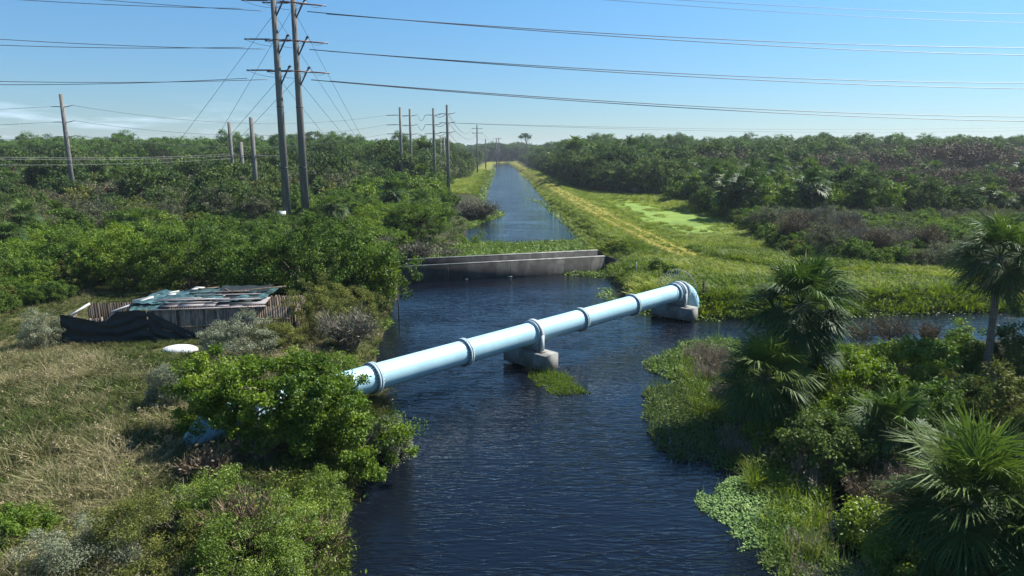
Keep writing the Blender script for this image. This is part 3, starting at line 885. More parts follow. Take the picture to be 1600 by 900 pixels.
# ------------------------------------------------------------------ plank shed
def shed():
    A = at(104, 541, 1.0); B = at(462, 527, 1.0)
    d = (B - A)[:2]; L = float(np.linalg.norm(d)); ang = math.atan2(d[1], d[0])
    z0 = 1.0
    w = thing('plank_shed', 'collapsing weathered plank shed with torn teal and black tarps', 'shed', (A[0], A[1], z0), ang)
    r = np.random.default_rng(3)
    H = 1.95; D = 4.7
    def planks(x0, x1, y, h, hvar=.08, th=.03, tb=.5, dirn='x'):
        g = Geo(); x = x0
        while x < x1 - .02:
            wd = min(r.uniform(.10, .17), x1 - x)
            hh = h + r.uniform(-hvar, hvar * .4); tl = r.normal() * .006
            t_ = np.clip(tb + r.normal() * .28, 0, 1)
            c = (x + wd / 2, y + r.normal() * .012, hh / 2 - .25)
            s = (wd * .93, th, hh + .5)
            if dirn == 'y': c = (c[1], c[0], c[2]); s = (s[1], s[0], s[2])
            g.box(c, s, tint=t_)
            x += wd
        return g
    planks(4.6, L - .1, 0, H).obj('front_wall', M['wood_old'], w)
    planks(.2, 2.0, .0, H - .35, tb=.45).obj('low_panel', M['wood_old'], w)
    planks(.7, 3.6, 1.5, H + .22, .03, tb=.05).obj('fence_panel', M['wood_old'], w)
    planks(3.4, L, D, H - .3, .1, tb=.3).obj('back_wall', M['wood_old'], w)
    planks(.1, D, L, H - .25, .1, tb=.4, dirn='y').obj('side_wall', M['wood_old'], w)
    planks(.1, 1.4, .1, H - .35, .1, tb=.35, dirn='y').obj('side_wall', M['wood_old'], w)
    planks(L - 1.9, L - .15, 2.4, H + .1, .03, tb=.4).obj('inner_panel', M['wood_old'], w)
    g = Geo(); g.beam((4.6, -.05, H + .01), (L - 1.6, -.05, H + .05), .16, .05, tint=.8); g.obj('top_rail', M['board_grey'], w)
    for (a_, b_) in (((L - 3.6, -.06, 1.2), (L - .3, -.06, 1.21)), ((6.9, -.06, .95), (L - 3.4, -.06, 1.0)), ((5.2, -.055, .9), (8.0, -.055, .93)),
                     ((L - 4.4, -.08, .5), (L - 3.3, -.08, .95)), ((5.3, -.09, .85), (7.2, -.1, .25))):
        g = Geo(); g.beam(a_, b_, .045, .085, tint=.6); g.obj('batten', M['wood_old'], w)
    g = Geo(); g.beam((2.05, -.02, 0), (2.05, -.02, H - .3), .09, .09, tint=.7); g.obj('post', M['wood_old'], w)
    g = Geo(); g.beam((4.52, -.06, 0), (4.52, -.06, H), .1, .1, tint=.5); g.obj('post', M['wood_old'], w)
    # pale beams leaning over the open left bay
    for (a_, b_) in (((2.55, .1, H - .05), (4.1, 2.4, H + .3)), ((2.95, 2.2, H + .12), (5.0, 4.3, H + .25)), ((.3, .2, H - .2), (.9, 1.4, H + .22)), ((2.1, -.02, 1.2), (2.6, .3, H - .2))):
        g = Geo(); g.beam(a_, b_, .07, .13); g.obj('white_beam', M['paint_white'], w)
    # sagging roof boards
    g = Geo(); x = 5.0
    while x < L - 3.1:
        wd = r.uniform(.8, 1.5); y0 = r.uniform(.05, .3); y1 = r.uniform(2.0, 3.0)
        za = H + .06 + r.uniform(0, .06); zb = H + .12 + r.uniform(0, .08)
        g.beam((x + wd / 2, y0, za), (x + wd / 2, y1, zb), wd * .97, .035, tint=r.uniform(.2, 1)); x += wd * .8
    for k in range(7):
        x = r.uniform(4.4, 8); y = r.uniform(.4, 2.8); a_ = r.normal() * .12
        g.beam((x, y, H + .2 + .02 * k), (x + r.uniform(2, 4) * math.cos(a_), y + 1.0 * math.sin(a_), H + .22 + .02 * k), .2, .03, tint=r.uniform(.1, 1))
    g.obj('roof_boards', M['board_grey'], w)
    g = Geo(); g.beam((L - 3.5, .35, H + .12), (L - 3.5, 2.9, H + .2), 2.0, .05); g.obj('roof_sheet', M['tarp_dark'], w)
    for (a_, b_) in (((7.6, 4.4, H + .38), (8.6, 3.0, H + .3)), ((5.4, 4.0, H + .35), (7.4, 4.5, H + .4)), ((L - 5, 3.2, H + .3), (L - 1.1, 4.3, H + .38)), ((6.0, 3.0, H + .34), (9.5, 3.3, H + .34))):
        g = Geo(); g.beam(a_, b_, .09, .07, tint=.3); g.obj('rafter', M['wood_old'], w)
    # torn teal tarp over the back of the roof
    def cloth(fn, nu, nv, name, mat, seed, amp=.12):
        u_, v_ = np.meshgrid(np.linspace(0, 1, nu), np.linspace(0, 1, nv), indexing='ij')
        P = fn(u_, v_)
        nz_ = fbm(P[..., 0] * 1.0, P[..., 1] * .8 + P[..., 2] * 1.3, .9, seed) - .5
        nz2 = fbm(P[..., 0] * 2.6, P[..., 1] + P[..., 2], .5, seed + 4) - .5
        return P, nz_ * amp + nz2 * amp * .5
    P, dz = cloth(lambda u_, v_: np.stack([3.2 + u_ * (L - 5.2) + v_ * .6, 1.1 + v_ * 3.5 - .9 * np.sin(u_ * 9) * (1 - v_) * .3, H + .20 + .05 * v_ + 0 * u_], -1), 70, 34, '', '', 5)
    P[..., 2] += dz * 2.2
    g = Geo(); g.grid(P); g.obj('teal_tarp', M['tarp_teal'], w, smooth=False)
    P, dz = cloth(lambda u_, v_: np.stack([3.5 + u_ * 2.1 - v_ * .3, .15 + 1.5 * v_ + 0 * u_, H + .0 + v_ * .22], -1), 30, 20, '', '', 15)
    P[..., 2] += dz * 2.0
    g = Geo(); g.grid(P); g.obj('teal_tarp', M['tarp_teal'], w)
    P, dz = cloth(lambda u_, v_: np.stack([7.6 + u_ * 3.1, 3.0 + v_ * 1.8, H + .36 + .04 * v_], -1), 24, 16, '', '', 25)
    P[..., 2] += dz * 1.8
    g = Geo(); g.grid(P); g.obj('dark_tarp', M['tarp_dark'], w)
    for (x, y) in ((5.9, 4.3), (6.5, 4.9), (4.9, 2.6)):
        g = Geo(); a_ = r.uniform(0, 3)
        g.beam((x, y * .88, H + .42), (x + .6 * math.cos(a_), y * .88 + .3 * math.sin(a_), H + .45), .35, .05); g.obj('roof_scrap', M['paint_white'], w)
    # black tarp swagged over the front left
    nu, nv = 90, 44
    u_, v_ = np.meshgrid(np.linspace(0, 1, nu), np.linspace(0, 1, nv), indexing='ij')
    X = -.1 + u_ * 7.6
    topz = np.interp(X, [-.1, .3, 1.9, 2.3, 2.9, 4.5, 7.5], [H - .05, H - .12, 1.4, 1.45, H + .02, H + .02, .22])
    botz = np.interp(X, [-.1, 5.6, 7.5], [-.3, -.3, .05])
    Z = topz * (1 - v_) + botz * v_
    Y = -.10 - .12 * v_ + .05 * (fbm(X, Z, .5, 9) - .5)
    sw = np.sin((Z + .55 * ((X - 2.7) / 2.4) ** 2 * (X < 4.7) * -.6 + np.where(X > 4.5, (X - 4.5) * .55, 0)) * 11 + fbm(X, Z, 1.6, 31) * 11)
    Y = Y - .05 * sw * np.sin(v_ * np.pi * .9 + .2)
    g = Geo(); g.grid(np.stack([X, Y, Z], -1)); g.obj('black_tarp', M['tarp_dark'], w, smooth=True)
    nu, nv = 24, 14
    u_, v_ = np.meshgrid(np.linspace(0, 1, nu), np.linspace(0, 1, nv), indexing='ij')
    X = L - 1.6 + u_ * 1.7; Z = (.45 + .55 * u_) * (1 - v_) + .05 * v_; Y = -.16 - .35 * v_ * u_ - .05 * np.sin(X * 9 + Z * 4)
    g = Geo(); g.grid(np.stack([X, Y, Z], -1)); g.obj('blue_tarp', M['tarp_dark'], w, smooth=True)


shed()
c = at(282, 552, 1.0)
g = Geo()
u_, v_ = np.meshgrid(np.linspace(0, 2 * np.pi, 33), np.linspace(0, 1, 12), indexing='ij')
R1 = .86 * np.sin(v_ * np.pi / 2); hh = .34 * np.cos(v_ * np.pi / 2) ** .7
P = np.stack([np.cos(u_) * R1 * 1.15, np.sin(u_) * R1 * .75, hh + .05 * (fbm(np.cos(u_) * R1, np.sin(u_) * R1, .5, 2) - .5) * (v_ < .99)], -1)
g.grid(P)
tag(g.obj('white_cover', M['cover_white'], loc=(c[0], c[1], gz(c[0], c[1]) - .06), smooth=True), 'low white rounded cover lying in the grass before the plank shed', 'cover')

# ------------------------------------------------------------------ poles and wires
def wire(a, b, sag, label, r=.028, mat='wire', group=None, n=24, cat='power line', name='power_line'):
    a = np.asarray(a, float); b = np.asarray(b, float)
    s = np.linspace(0, 1, n)[:, None]
    P = a + (b - a) * s; P[:, 2] -= (4 * sag * s * (1 - s))[:, 0]
    g = Geo(); g.tube(P - a, r, 5)
    return tag(g.obj(name, M[mat], loc=tuple(a)), label, cat, group)


def pole_shaft(g, H, r0, r1):
    g.tube([(0, 0, -.5), (0, 0, H * .5), (0, 0, H)], [r0, (r0 + r1) / 2, r1], 16)


LD = unit(np.array([1, .265, 0.])); LN = np.array([-LD[1], LD[0], 0])
LEVELS = tuple(float(atd(452, v, at(450, 356, 1)[1])[2]) for v in (14, 74, 122))
HTOP = LEVELS[0] + 5.5


def big_pole(px, label, side, box):
    b = at(px[0], px[1], 1.0)
    w = thing('transmission_pole', label, 'power pole', (b[0], b[1], gz(b[0], b[1])))
    g = Geo(); pole_shaft(g, HTOP, .60, .33); g.obj('shaft', M['pole'], w, smooth=True)
    r = np.random.default_rng(int(px[0]))
    for k in range(3):
        g = Geo(); z = (26, 17, 8.5)[k]
        rr = .60 - .27 * z / 38.5
        g.tube([(0, 0, z), (0, 0, z + .14)], rr + .03, 14); g.obj('shaft_band', M['steel_dark'], w)
    for z in LEVELS:
        rr = .60 - .27 * z / 38.5
        g = Geo(); g.cyl((rr * .7, -.1, z - 1.1 - .9), (1.75, -.3, z + .5), .11, 8); g.cyl((1.6, -.3, z + .35), (1.95, -.3, z + .55), .16, 8)
        g.obj('davit_arm', M['steel_dark'], w)
        for s_ in (-1, 1):
            a_ = LD * s_ * (rr * .8) + np.array([0, 0, z]); e_ = LD * s_ * (4.1 if s_ < 0 else 4.4) + np.array([0, 0, z - .12])
            g = Geo(); g.tube([a_, a_ + (e_ - a_) * .12, a_ + (e_ - a_) * .13, a_ + (e_ - a_) * .85, a_ + (e_ - a_) * .86, e_], [.05, .05, .10, .10, .05, .13], 8)
            g.obj('insulator', M['insulator'], w)
        # jumper loop round the pole
        s = np.linspace(-1, 1, 22)
        P = LD[None] * (s * 4.1)[:, None] + np.array([0, -.45, 0]) * (1 - s ** 2)[:, None] + np.array([0, 0, 1.]) * (z - .1 - .9 * (1 - s ** 2) ** 1 + 1.35 * np.exp(-((s - .42) / .16) ** 2) * (1 if side > 0 else .8))[:, None]
        g = Geo(); g.tube(P, .024, 5); g.obj('jumper', M['wire'], w)
    r_ = np.random.default_rng(4)
    for k in range(15):
        z = 3 + k * 1.9; rr = .60 - .27 * z / 38.5; a_ = -1.2 + (k % 2) * 2.0
        g = Geo(); g.cyl((rr * math.cos(a_), rr * math.sin(a_), z), ((rr + .16) * math.cos(a_), (rr + .16) * math.sin(a_), z), .03, 5)
        g.obj('step_bolt', M['steel_dark'], w)
    if box:
        g = Geo(); g.box((-.55, -.72, 1.7), (1.15, .5, 1.5)); g.box((-.55, -.99, 1.7), (1.0, .03, 1.3)); g.obj('equipment_box', M['white_box'], w)
    return np.array([b[0], b[1], 0]), w


PAo, _ = big_pole((450, 356), 'huge grey concrete pole carrying a white box near its foot', -1, True)
PBo, _ = big_pole((479, 354), 'huge plain concrete pole just right of the boxed pole', 1, False)
gw = 'high voltage wires running out from the two huge poles'
lv = ('top', 'middle', 'bottom')
def meet(O, u):
    """distance along the line from pole O at which it reaches photograph column u"""
    k = (u - 800.0) / FPX
    # x = k * depth, depth = y * CP + (CAM_H - z) * SP, with z about 26
    c0 = (CAM_H - 24) * SP
    return (k * (O[1] * CP + c0) - O[0]) / (LD[0] - k * LD[1] * CP)


for nm, O, vr, vl in (('boxed', PAo, (85, 137, 188), (-8, 68, 132)), ('plain', PBo, (73, 128, 181), (-24, 57, 126))):
    for i, z in enumerate(LEVELS):
        a_ = O + LD * 4.4 + [0, 0, z - .12]; e_ = O + LD * meet(O, 1640); e_[2] = atd(1640, vr[i] + 2, e_[1])[2]
        wire(a_, e_, 1.1, f'{lv[i]} thick wire going right across the sky from the {nm} huge pole', .06, group=gw)
        a_ = O - LD * 4.1 + [0, 0, z - .12]; e_ = O + LD * meet(O, -60); e_[2] = atd(-60, vl[i], e_[1])[2]
        wire(a_, e_, .3, f'{lv[i]} wire going left to the frame edge from the {nm} huge pole', .04, group=gw)
    e_ = O + LD * meet(O, 1640); e_[2] = atd(1640, 37 if nm == 'boxed' else 23, e_[1])[2]
    wire(O + [0, 0, HTOP - (.4 if nm == 'boxed' else 0)], e_, 1.2, f'thin topmost shield wire reaching the upper right corner from the {nm} huge pole', .035, group=gw)
gg = 'guy wires staying the two huge poles'
for O, z, px, lb in ((PAo, LEVELS[0] - .6, (197, 330), 'upper guy wire sloping down left from the boxed huge pole'),
                     (PBo, LEVELS[0] + .6, (270, 330), 'upper guy wire sloping down left from the plain huge pole'),
                     (PAo, LEVELS[2] - .2, (253, 330), 'lower guy wire sloping down left from the boxed huge pole'),
                     (PBo, LEVELS[2] + .3, (263, 330), 'lower guy wire sloping down left from the plain huge pole'),
                     (PAo, LEVELS[0] - .6, (624, 315), 'upper guy wire sloping down right from the boxed huge pole'),
                     (PBo, LEVELS[0] + .2, (620, 315), 'upper guy wire sloping down right from the plain huge pole'),
                     (PAo, LEVELS[2], (593, 315), 'lower guy wire sloping down right from the boxed huge pole'),
                     (PBo, LEVELS[2], (623, 315), 'lower guy wire sloping down right from the plain huge pole')):
    e_ = at(px[0], px[1], .9)
    wire(O + [0, 0, z], e_, .15, lb, .026, group=gg, name='guy_wire', cat='guy wire')


def simple_pole(px, vtop, label, r0=.42, r1=.26, arms=(), kind='post_arms', z=1.0, name='power_pole', group=None):
    b = at(px[0], px[1], z)
    t_ = atd(px[0], vtop, b[1]); H = t_[2] - z
    w = thing(name, label, 'power pole', (b[0], b[1], gz(b[0], b[1])), 0, group)
    g = Geo(); pole_shaft(g, H, r0, r1); g.obj('shaft', M['pole'], w, smooth=True)
    pts = []
    for v in arms:
        zz = atd(px[0], v, b[1])[2] - gz(b[0], b[1])
        if kind == 'post_arms':
            for s_ in (-1, 1):
                g = Geo(); g.tube([(s_ * r1 * .8, 0, zz), (s_ * 1.0, -.1, zz + .05), (s_ * 2.0, -.2, zz + (.28 if s_ > 0 else .0))], [.07, .08, .05], 6)
                g.obj('post_insulator', M['insulator'], w)
        elif kind == 'left':
            g = Geo(); g.tube([(-r1 * .8, 0, zz), (-1.2, 0, zz + .02), (-3.4, -.1, zz - .05)], [.06, .10, .08], 6); g.obj('insulator', M['insulator'], w)
        elif kind == 'cross':
            g = Geo(); g.beam((-2.6, 0, zz), (2.6, 0, zz), .16, .2); g.obj('crossarm', M['stake'], w)
            for xx in (-2.4, 0.5, 2.4):
                g = Geo(); g.cyl((xx, 0, zz + .1), (xx, 0, zz + .5), .09, 6); g.obj('insulator', M['insulator'], w)
        pts.append(np.array([b[0], b[1], zz + gz(b[0], b[1])]))
    return pts


Lp = simple_pole((118, 330), 147, 'solitary leaning-looking concrete pole among scrub at far left', .50, .33, (167, 191, 214))
simple_pole((384, 328), 222, 'short grey post between the two medium poles left of the huge poles', .42, .34)
M1 = simple_pole((368, 320), 192, 'medium grey pole, leftmost of the three beside the huge poles', .42, .32, (243, 246))
M2 = simple_pole((403, 333), 184, 'medium grey pole, rightmost of the three beside the huge poles', .45, .34, (243, 246))
Q1 = simple_pole((629, 305), 168, 'slim pole with left insulators, first of four by the canal', .40, .26, (180, 195, 209), 'left')
Q2 = simple_pole((644, 304), 171, 'slim pole, second of the four by the canal', .38, .26, (181, 196, 210))
Q3 = simple_pole((680, 309), 170, 'slim pole, third of the four by the canal', .38, .26, (180, 195, 209))
Q4 = simple_pole((701, 309), 165, 'tallest slim pole, fourth of the four by the canal', .42, .28, (178, 192, 207))
R1_ = simple_pole((746, 271), 195, 'distant pole with two crossarms on the left canal bank', .42, .3, (201, 208), 'cross')
simple_pole((759, 264), 217, 'distant bare pole between the crossarm pole and canal end', .40, .3)
R2_ = simple_pole((776, 258.5), 213, 'very distant pole at the far water edge of the canal', .42, .3, (217,), 'cross')
simple_pole((779.5, 256), 211, 'farthest thin pole just right of the pole at the canal end', .42, .3, (216,), 'cross')

gl = 'lines strung between the slender poles'
for i in range(3):
    wire(Lp[i] + [-2, -.2, 0], Lp[i] + [-150, -45, -3], 2.0, f'{lv[i]} thin wire going left from the solitary far left pole', .03, group=gl)
    wire(Lp[i] + [2, -.2, .25], Q1[i] + [-3.4, -.1, 0], 2.6, f'{lv[i]} thin wire from the solitary left pole to the four slim poles', .03, group=gl)
for i in range(3):
    wire(Q1[i] + [2, 0, 0], Q2[i] + [-2, 0, 0], .2, f'{lv[i]} jumper between first and second slim poles', .045, group=gl)
    wire(Q2[i] + [2, 0, 0], Q3[i] + [-2, 0, 0], 1.2, f'{lv[i]} sagging jumper between second and third slim poles', .05, group=gl)
    wire(Q3[i] + [.3, 0, 0], Q4[i] + [-.3, 0, 0], .6, f'{lv[i]} sagging wire between third and fourth slim poles', .05, group=gl)
    e_ = R1_[min(i, 1)] + [(-2.4, 0.5, -1.5)[i], 0, (.5, .5, -3.2)[i]]
    wire(Q4[i] + [.3, 0, 0], e_, 3.6, f'{lv[i]} sagging wire from fourth slim pole to the distant crossarm pole', .05, group=gl)
    if i < 2: wire(R1_[1] + [2.4 * (1 - 2 * i), 0, .5], R2_[0] + [2.4 * (1 - 2 * i), 0, .5], 3, ('right', 'left')[i] + ' far wire between crossarm pole and the canal end pole', .05, group=gl)
wire(Q4[1] + [.3, 0, 0], atd(1600, 192, 236) + [60, 8, .6], 2.0, 'upper faint wire crossing the canal low over the right forest', .03, group=gl)
wire(Q4[2] + [.3, 0, 2.2], atd(1600, 196, 236) + [60, 8, .6], 2.4, 'lower faint wire crossing the canal low over the right forest', .03, group=gl)
for i, (vL, off) in enumerate(((244, .35), (247, 0), (257, -.6))):
    yl = 95 + i * 3
    a_ = M1[0] + [0, -.3 * i, off]
    wire(a_, atd(-60, vL, yl), .5, f'{("upper", "middle", "lower")[i]} pale low wire before the trees going left from the medium poles', .022, 'wire_pale', group=gl)
wire(M1[0] + [0, 0, .1], M2[0] + [0, 0, .1], .1, 'pale low wire between the two medium grey poles', .06, 'wire_pale', group=gl)
wire(M2[0] + [0, 0, .1], atd(436, 243.5, M2[0][1] - 1), .1, 'pale rod reaching right from the rightmost medium pole', .07, 'wire_pale', group=gl, name='strain_rod', cat='rod')


def lattice(px, vtop, width, label, name='lattice_tower', y=None):
    b = at(px[0], px[1], 1.0)
    if y: b = atd(px[0], px[1], y); b[2] = 1.0
    H = atd(px[0], vtop, b[1])[2] - 1.0
    w = thing(name, label, 'tower', (b[0], b[1], .8))
    nb = max(8, int(H / (width * 1.1)))
    rr = max(.05, width * .035)
    for (sx_, sy_) in ((-1, -1), (1, -1), (1, 1), (-1, 1)):
        g = Geo(); g.cyl((sx_ * width / 2, sy_ * width / 2, 0), (sx_ * width * .3, sy_ * width * .3, H), rr, 5); g.obj('tower_leg', M['wire_pale'] if y is None else M['support'], w)
    g = Geo()
    for k in range(nb):
        za, zb = H * k / nb, H * (k + 1) / nb
        wa, wb = width * (.5 - .2 * k / nb), width * (.5 - .2 * (k + 1) / nb)
        for (p, q) in (((-1, -1), (1, -1)), ((1, -1), (1, 1)), ((1, 1), (-1, 1)), ((-1, 1), (-1, -1))):
            g.cyl((p[0] * wa, p[1] * wa, za), (q[0] * wb, q[1] * wb, zb), rr * .6, 4); g.cyl((q[0] * wa, q[1] * wa, za), (p[0] * wb, p[1] * wb, zb), rr * .6, 4)
    g.obj('cross_bracing', M['wire_pale'] if y is None else M['support'], w)


lattice((673, 287), 218, 1.9, 'pale slender lattice tower behind the third slim pole')
lattice((693, 284), 212, 1.9, 'pale slender lattice tower behind the fourth slim pole')
lattice((44, 250), 190, 1.6, 'faint radio mast on the skyline at far left', 'radio_mast', y=620)

g = Geo(); g.beam((0, 0, -.6), (.02, 0, 1.25), .13, .13)
b = at(1098, 470, .8); tag(g.obj('wooden_stake', M['stake'], loc=(b[0], b[1], gz(b[0], b[1]))), 'short dark wooden stake in grass right of the pipe end', 'stake')
g = Geo(); g.beam((0, 0, -.6), (0, 0, 1.1), .06, .06)
b = at(994, 430, .9); tag(g.obj('marker_post', M['support'], loc=(b[0], b[1], gz(b[0], b[1]))), 'thin pale marker post in grass right of the weir', 'post')
g = Geo(); g.tube([(0, 0, -.9), (.03, 0, 1.0), (-.02, .02, 2.3)], [.05, .045, .03], 6); g.tube([(0, 0, 1.1), (-.5, .2, 1.6)], [.02, .012], 5)
b = at(623, 499, 0); tag(g.obj('bare_stick', M['stake'], loc=(b[0], b[1], 0)), 'dark upright stick standing in water by the left bank', 'stick')

# ------------------------------------------------------------------ vegetation: prototypes shared by the copies
def proto_meshes(name, fs, fol_mat, stem_mat, dry_mat=None):
    out = [('foliage' if name not in ('cabbage_palm',) else 'fronds', fs[0].mesh(name + '_foliage', M[fol_mat]) if fs[0].n else None),
           ('trunk' if name in ('pine_tree', 'broadleaf_tree', 'cabbage_palm') else 'stems', fs[1].mesh(name + '_wood', M[stem_mat]) if fs[1].n else None)]
    if len(fs) > 2 and fs[2].n: out.append(('dry_fronds', fs[2].mesh(name + '_dry', M[dry_mat])))
    return [(a_, m_) for a_, m_ in out if m_ is not None]


def joined(name, fs, mats):
    g = Geo()
    for i, f in enumerate(fs):
        if not f.n: continue
        for V, T in zip(f.V, f.T): pass
        V = np.concatenate(f.V); T = np.concatenate(f.T)
        base = g.n
        g.V.append(V); g.T.append(T); g.n += len(V)
        for F, _ in f.F: g.F.append((F + base, i))
    return g.mesh(name, [M[k] for k in mats])


def plant(name, label, cat, parts, loc, rz=0, sc=(1, 1, 1), group=None):
    """a plant as a thing with foliage and trunk children"""
    w = thing(name, label, cat, loc, rz, group)
    w.scale = sc
    for pn, me_ in parts: place(pn, me_, w)
    return w


# ---- the plants that stand out, one by one
def special(kind, px, z, label, cat, fol, stem, name, dims=None, **kw):
    b = at(px[0], px[1], z)
    loc = (b[0], b[1], gz(b[0], b[1]) - .03)
    return loc, plant(name, label, cat, proto_meshes(name, kind, fol, stem), loc)


def dist_of(px, z): return float(at(px[0], px[1], z)[1])


# leafy tree over the left end of the pipe
f, s = tree_parts(101, H=3.75, trunk_r=.14, rad=(3.1, 2.8, 2.2), clumps=190, per=210, cr_=.36, leaf=.115, limbs=34, irr=.5, low=-.75, shell=.35, asp=.55)
special((f, s), (476, 708), .9, 'bright green leafy tree hiding the left end of the blue pipe', 'tree', 'leaf_bright', 'bark', 'broadleaf_tree')
f, s = tree_parts(102, H=3.2, trunk_r=.09, rad=(1.7, 1.6, 1.8), clumps=70, per=190, cr_=.4, leaf=.115, limbs=16, irr=.5, low=-.7, shell=.35, asp=.55)
special((f, s), (335, 700), 1.0, 'small open leafy tree left of the pipe end tree with dry limbs', 'tree', 'leaf_bright', 'bark', 'broadleaf_tree')
f, s = tree_parts(103, H=2.2, trunk_r=.08, rad=(1.6, 1.6, 1.5), clumps=80, per=190, cr_=.4, leaf=.115, limbs=16, irr=.5, low=-.7, shell=.35, asp=.55)
special((f, s), (545, 712), .7, 'leafy tree leaning over the water below the pipe', 'tree', 'leaf_bright', 'bark', 'broadleaf_tree')
# big bushes behind and beside the shed
BIG = [((505, 474), 5.3, 5.6, 4.2, 'leaf_green', 'tall rounded green bush right behind the plank shed, tallest of the row'),
       ((572, 464), 3.4, 2.6, 2.6, 'leaf_bright', 'light green bush overhanging the pool beside the weir wall'),
       ((428, 462), 4.0, 3.8, 3.2, 'leaf_green', 'dark green bush behind the middle of the plank shed'),
       ((300, 452), 4.2, 4.6, 3.6, 'leaf_green', 'broad green bush behind the shed roof'),
       ((205, 446), 4.1, 4.4, 3.6, 'leaf_bright', 'lighter green bush behind the left bay of the shed'),
       ((120, 440), 3.9, 4.0, 3.4, 'leaf_green', 'green bush left of the shed at the clearing edge'),
       ((40, 432), 3.0, 3.6, 3.0, 'leaf_bright', 'green bush at the left frame edge above the clearing'),
       ((660, 375), 4.4, 5.2, 4.2, 'leaf_green', 'big rounded green bush left of the canal behind the weir'),
       ((600, 372), 4.0, 4.6, 3.8, 'leaf_bright', 'fresh green bush left of the weir above the pool bushes'),
       ((550, 352), 4.2, 5.0, 3.8, 'leaf_green', 'green bush between the huge poles and the weir')]
for i, (px, H_, rx, ry, mt, lb) in enumerate(BIG):
    f, s = bush_parts(200 + i, (rx, ry, H_), clumps=int(70 + rx * 30), per=140, cr_=.56, leaf=.18, stems=14, stem_r=.07, irr=.5)
    special((f, s), px, 1.0, lb, 'bush', mt, 'bark', 'green_bush')
# silvery and yellow-green shrubs of the foreground
FG = [((388, 572), 2.0, 1.5, 1.3, 'leaf_silver', 'silvery shrub before the right half of the shed', .10),
      ((345, 566), 1.5, 1.0, 1.0, 'leaf_silver', 'small silvery shrub right of the white cover', .09),
      ((440, 560), 1.8, 1.3, 1.2, 'leaf_olive', 'dull olive shrub between the silvery shrub and the leafy tree', .10),
      ((270, 655), 1.9, 1.05, 1.0, 'leaf_silver', 'pale silver shrub standing alone in the dry grass', .09),
      ((612, 680), 1.7, .7, .7, 'leaf_silver', 'pale tufted shrub at the waterline right of the leafy tree', .09),
      ((500, 530), 3.0, 2.2, 1.8, 'leaf_olive', 'tall olive shrub beside the right end of the shed', .11),
      ((555, 512), 2.2, 1.5, 1.4, 'leaf_olive', 'olive shrub on the bank above the pipe with tufted tips', .11),
      ((68, 548), 1.8, 1.1, 1.0, 'leaf_silver', 'silvery green shrub touching the left end of the shed', .10),
      ((225, 915), 1.8, 1.9, 1.5, 'leaf_olive', 'wide grey green shrub at the bottom left of the frame', .075),
      ((150, 925), 1.5, 1.2, 1.1, 'leaf_silver', 'low grey shrub in the bottom left corner', .07),
      ((350, 862), 2.0, 1.3, 1.1, 'leaf_yellow', 'yellow green shrub with brown stems, bottom centre left', .08),
      ((450, 868), 1.8, 1.1, 1.2, 'leaf_yellow', 'feathery yellow green shrub on the near left bank', .08),
      ((400, 930), 1.8, 1.5, 1.2, 'leaf_yellow', 'sparse yellow shrub at the bottom edge beside the water', .08),
      ((505, 785), 1.4, .8, .8, 'leaf_yellow', 'small leafy shrub at the water edge below the leafy tree', .09),
      ((30, 870), 1.0, 1.0, .9, 'leaf_bright', 'low bright leafy bush at the lower left frame edge', .12)]
for i, (px, H_, rx, ry, mt, lb, lf) in enumerate(FG):
    f, s = bush_parts(300 + i, (rx, ry, H_), clumps=int(40 + rx * 45), per=210 if lf < .1 else 150, cr_=.27, leaf=lf * .76, stems=16, stem_r=.03, irr=.5, asp=.4, up=.5)
    nm = {'leaf_silver': 'silvery_shrub', 'leaf_olive': 'olive_shrub', 'leaf_yellow': 'yellow_shrub', 'leaf_bright': 'leafy_bush'}[mt]
    special((f, s), px, .9, lb, 'shrub', mt, 'twig_brown' if i in (10, 12) else 'twig', nm)
# leafless bushes near
BARE = [((545, 545), 2.3, 2.2, 'twig', 'leaf_grey', 'leafless grey branching shrub on the bank above the pipe'),
        ((745, 336), 3.4, 6.0, 'twig', 'leaf_grey', 'wide bare grey bush on the spit left of the canal'),
        ((650, 398), 2.2, 3.4, 'twig', 'leaf_grey', 'bare whitish bush behind the left end of the weir'),
        ((700, 388), 1.8, 2.6, 'twig', 'leaf_grey', 'low bare bush by the water plants behind the weir'),
        ((385, 900), 2.0, 1.2, 'twig_brown', 'leaf_yellow', 'bare reddish brown shrub at the bottom left'),
        ((295, 860), 1.5, 1.1, 'twig', 'leaf_olive', 'thin grey stemmed shrub between the bottom left bushes'),
        ((500, 850), 1.5, .9, 'twig_brown', 'leaf_yellow', 'thin twiggy shrub leaning at the near left waterline'),
        ((330, 765), 1.3, 1.2, 'twig_brown', 'reed', 'dead brown shrub in the shade below the leafy tree'),
        ((400, 735), 1.2, 1.4, 'twig_brown', 'reed', 'dry brown brush under the leafy tree canopy')]
for i, (px, H_, R_, tm, lm, lb) in enumerate(BARE):
    d_ = dist_of(px, 1)
    f, s = bare_parts(400 + i, R_, H_, int(24 + R_ * 8), 10, int(250 * R_), .10 + d_ * .0015, .012 + d_ * .00035)
    special((f, s), px, .9, lb, 'shrub', lm, tm, 'bare_shrub')

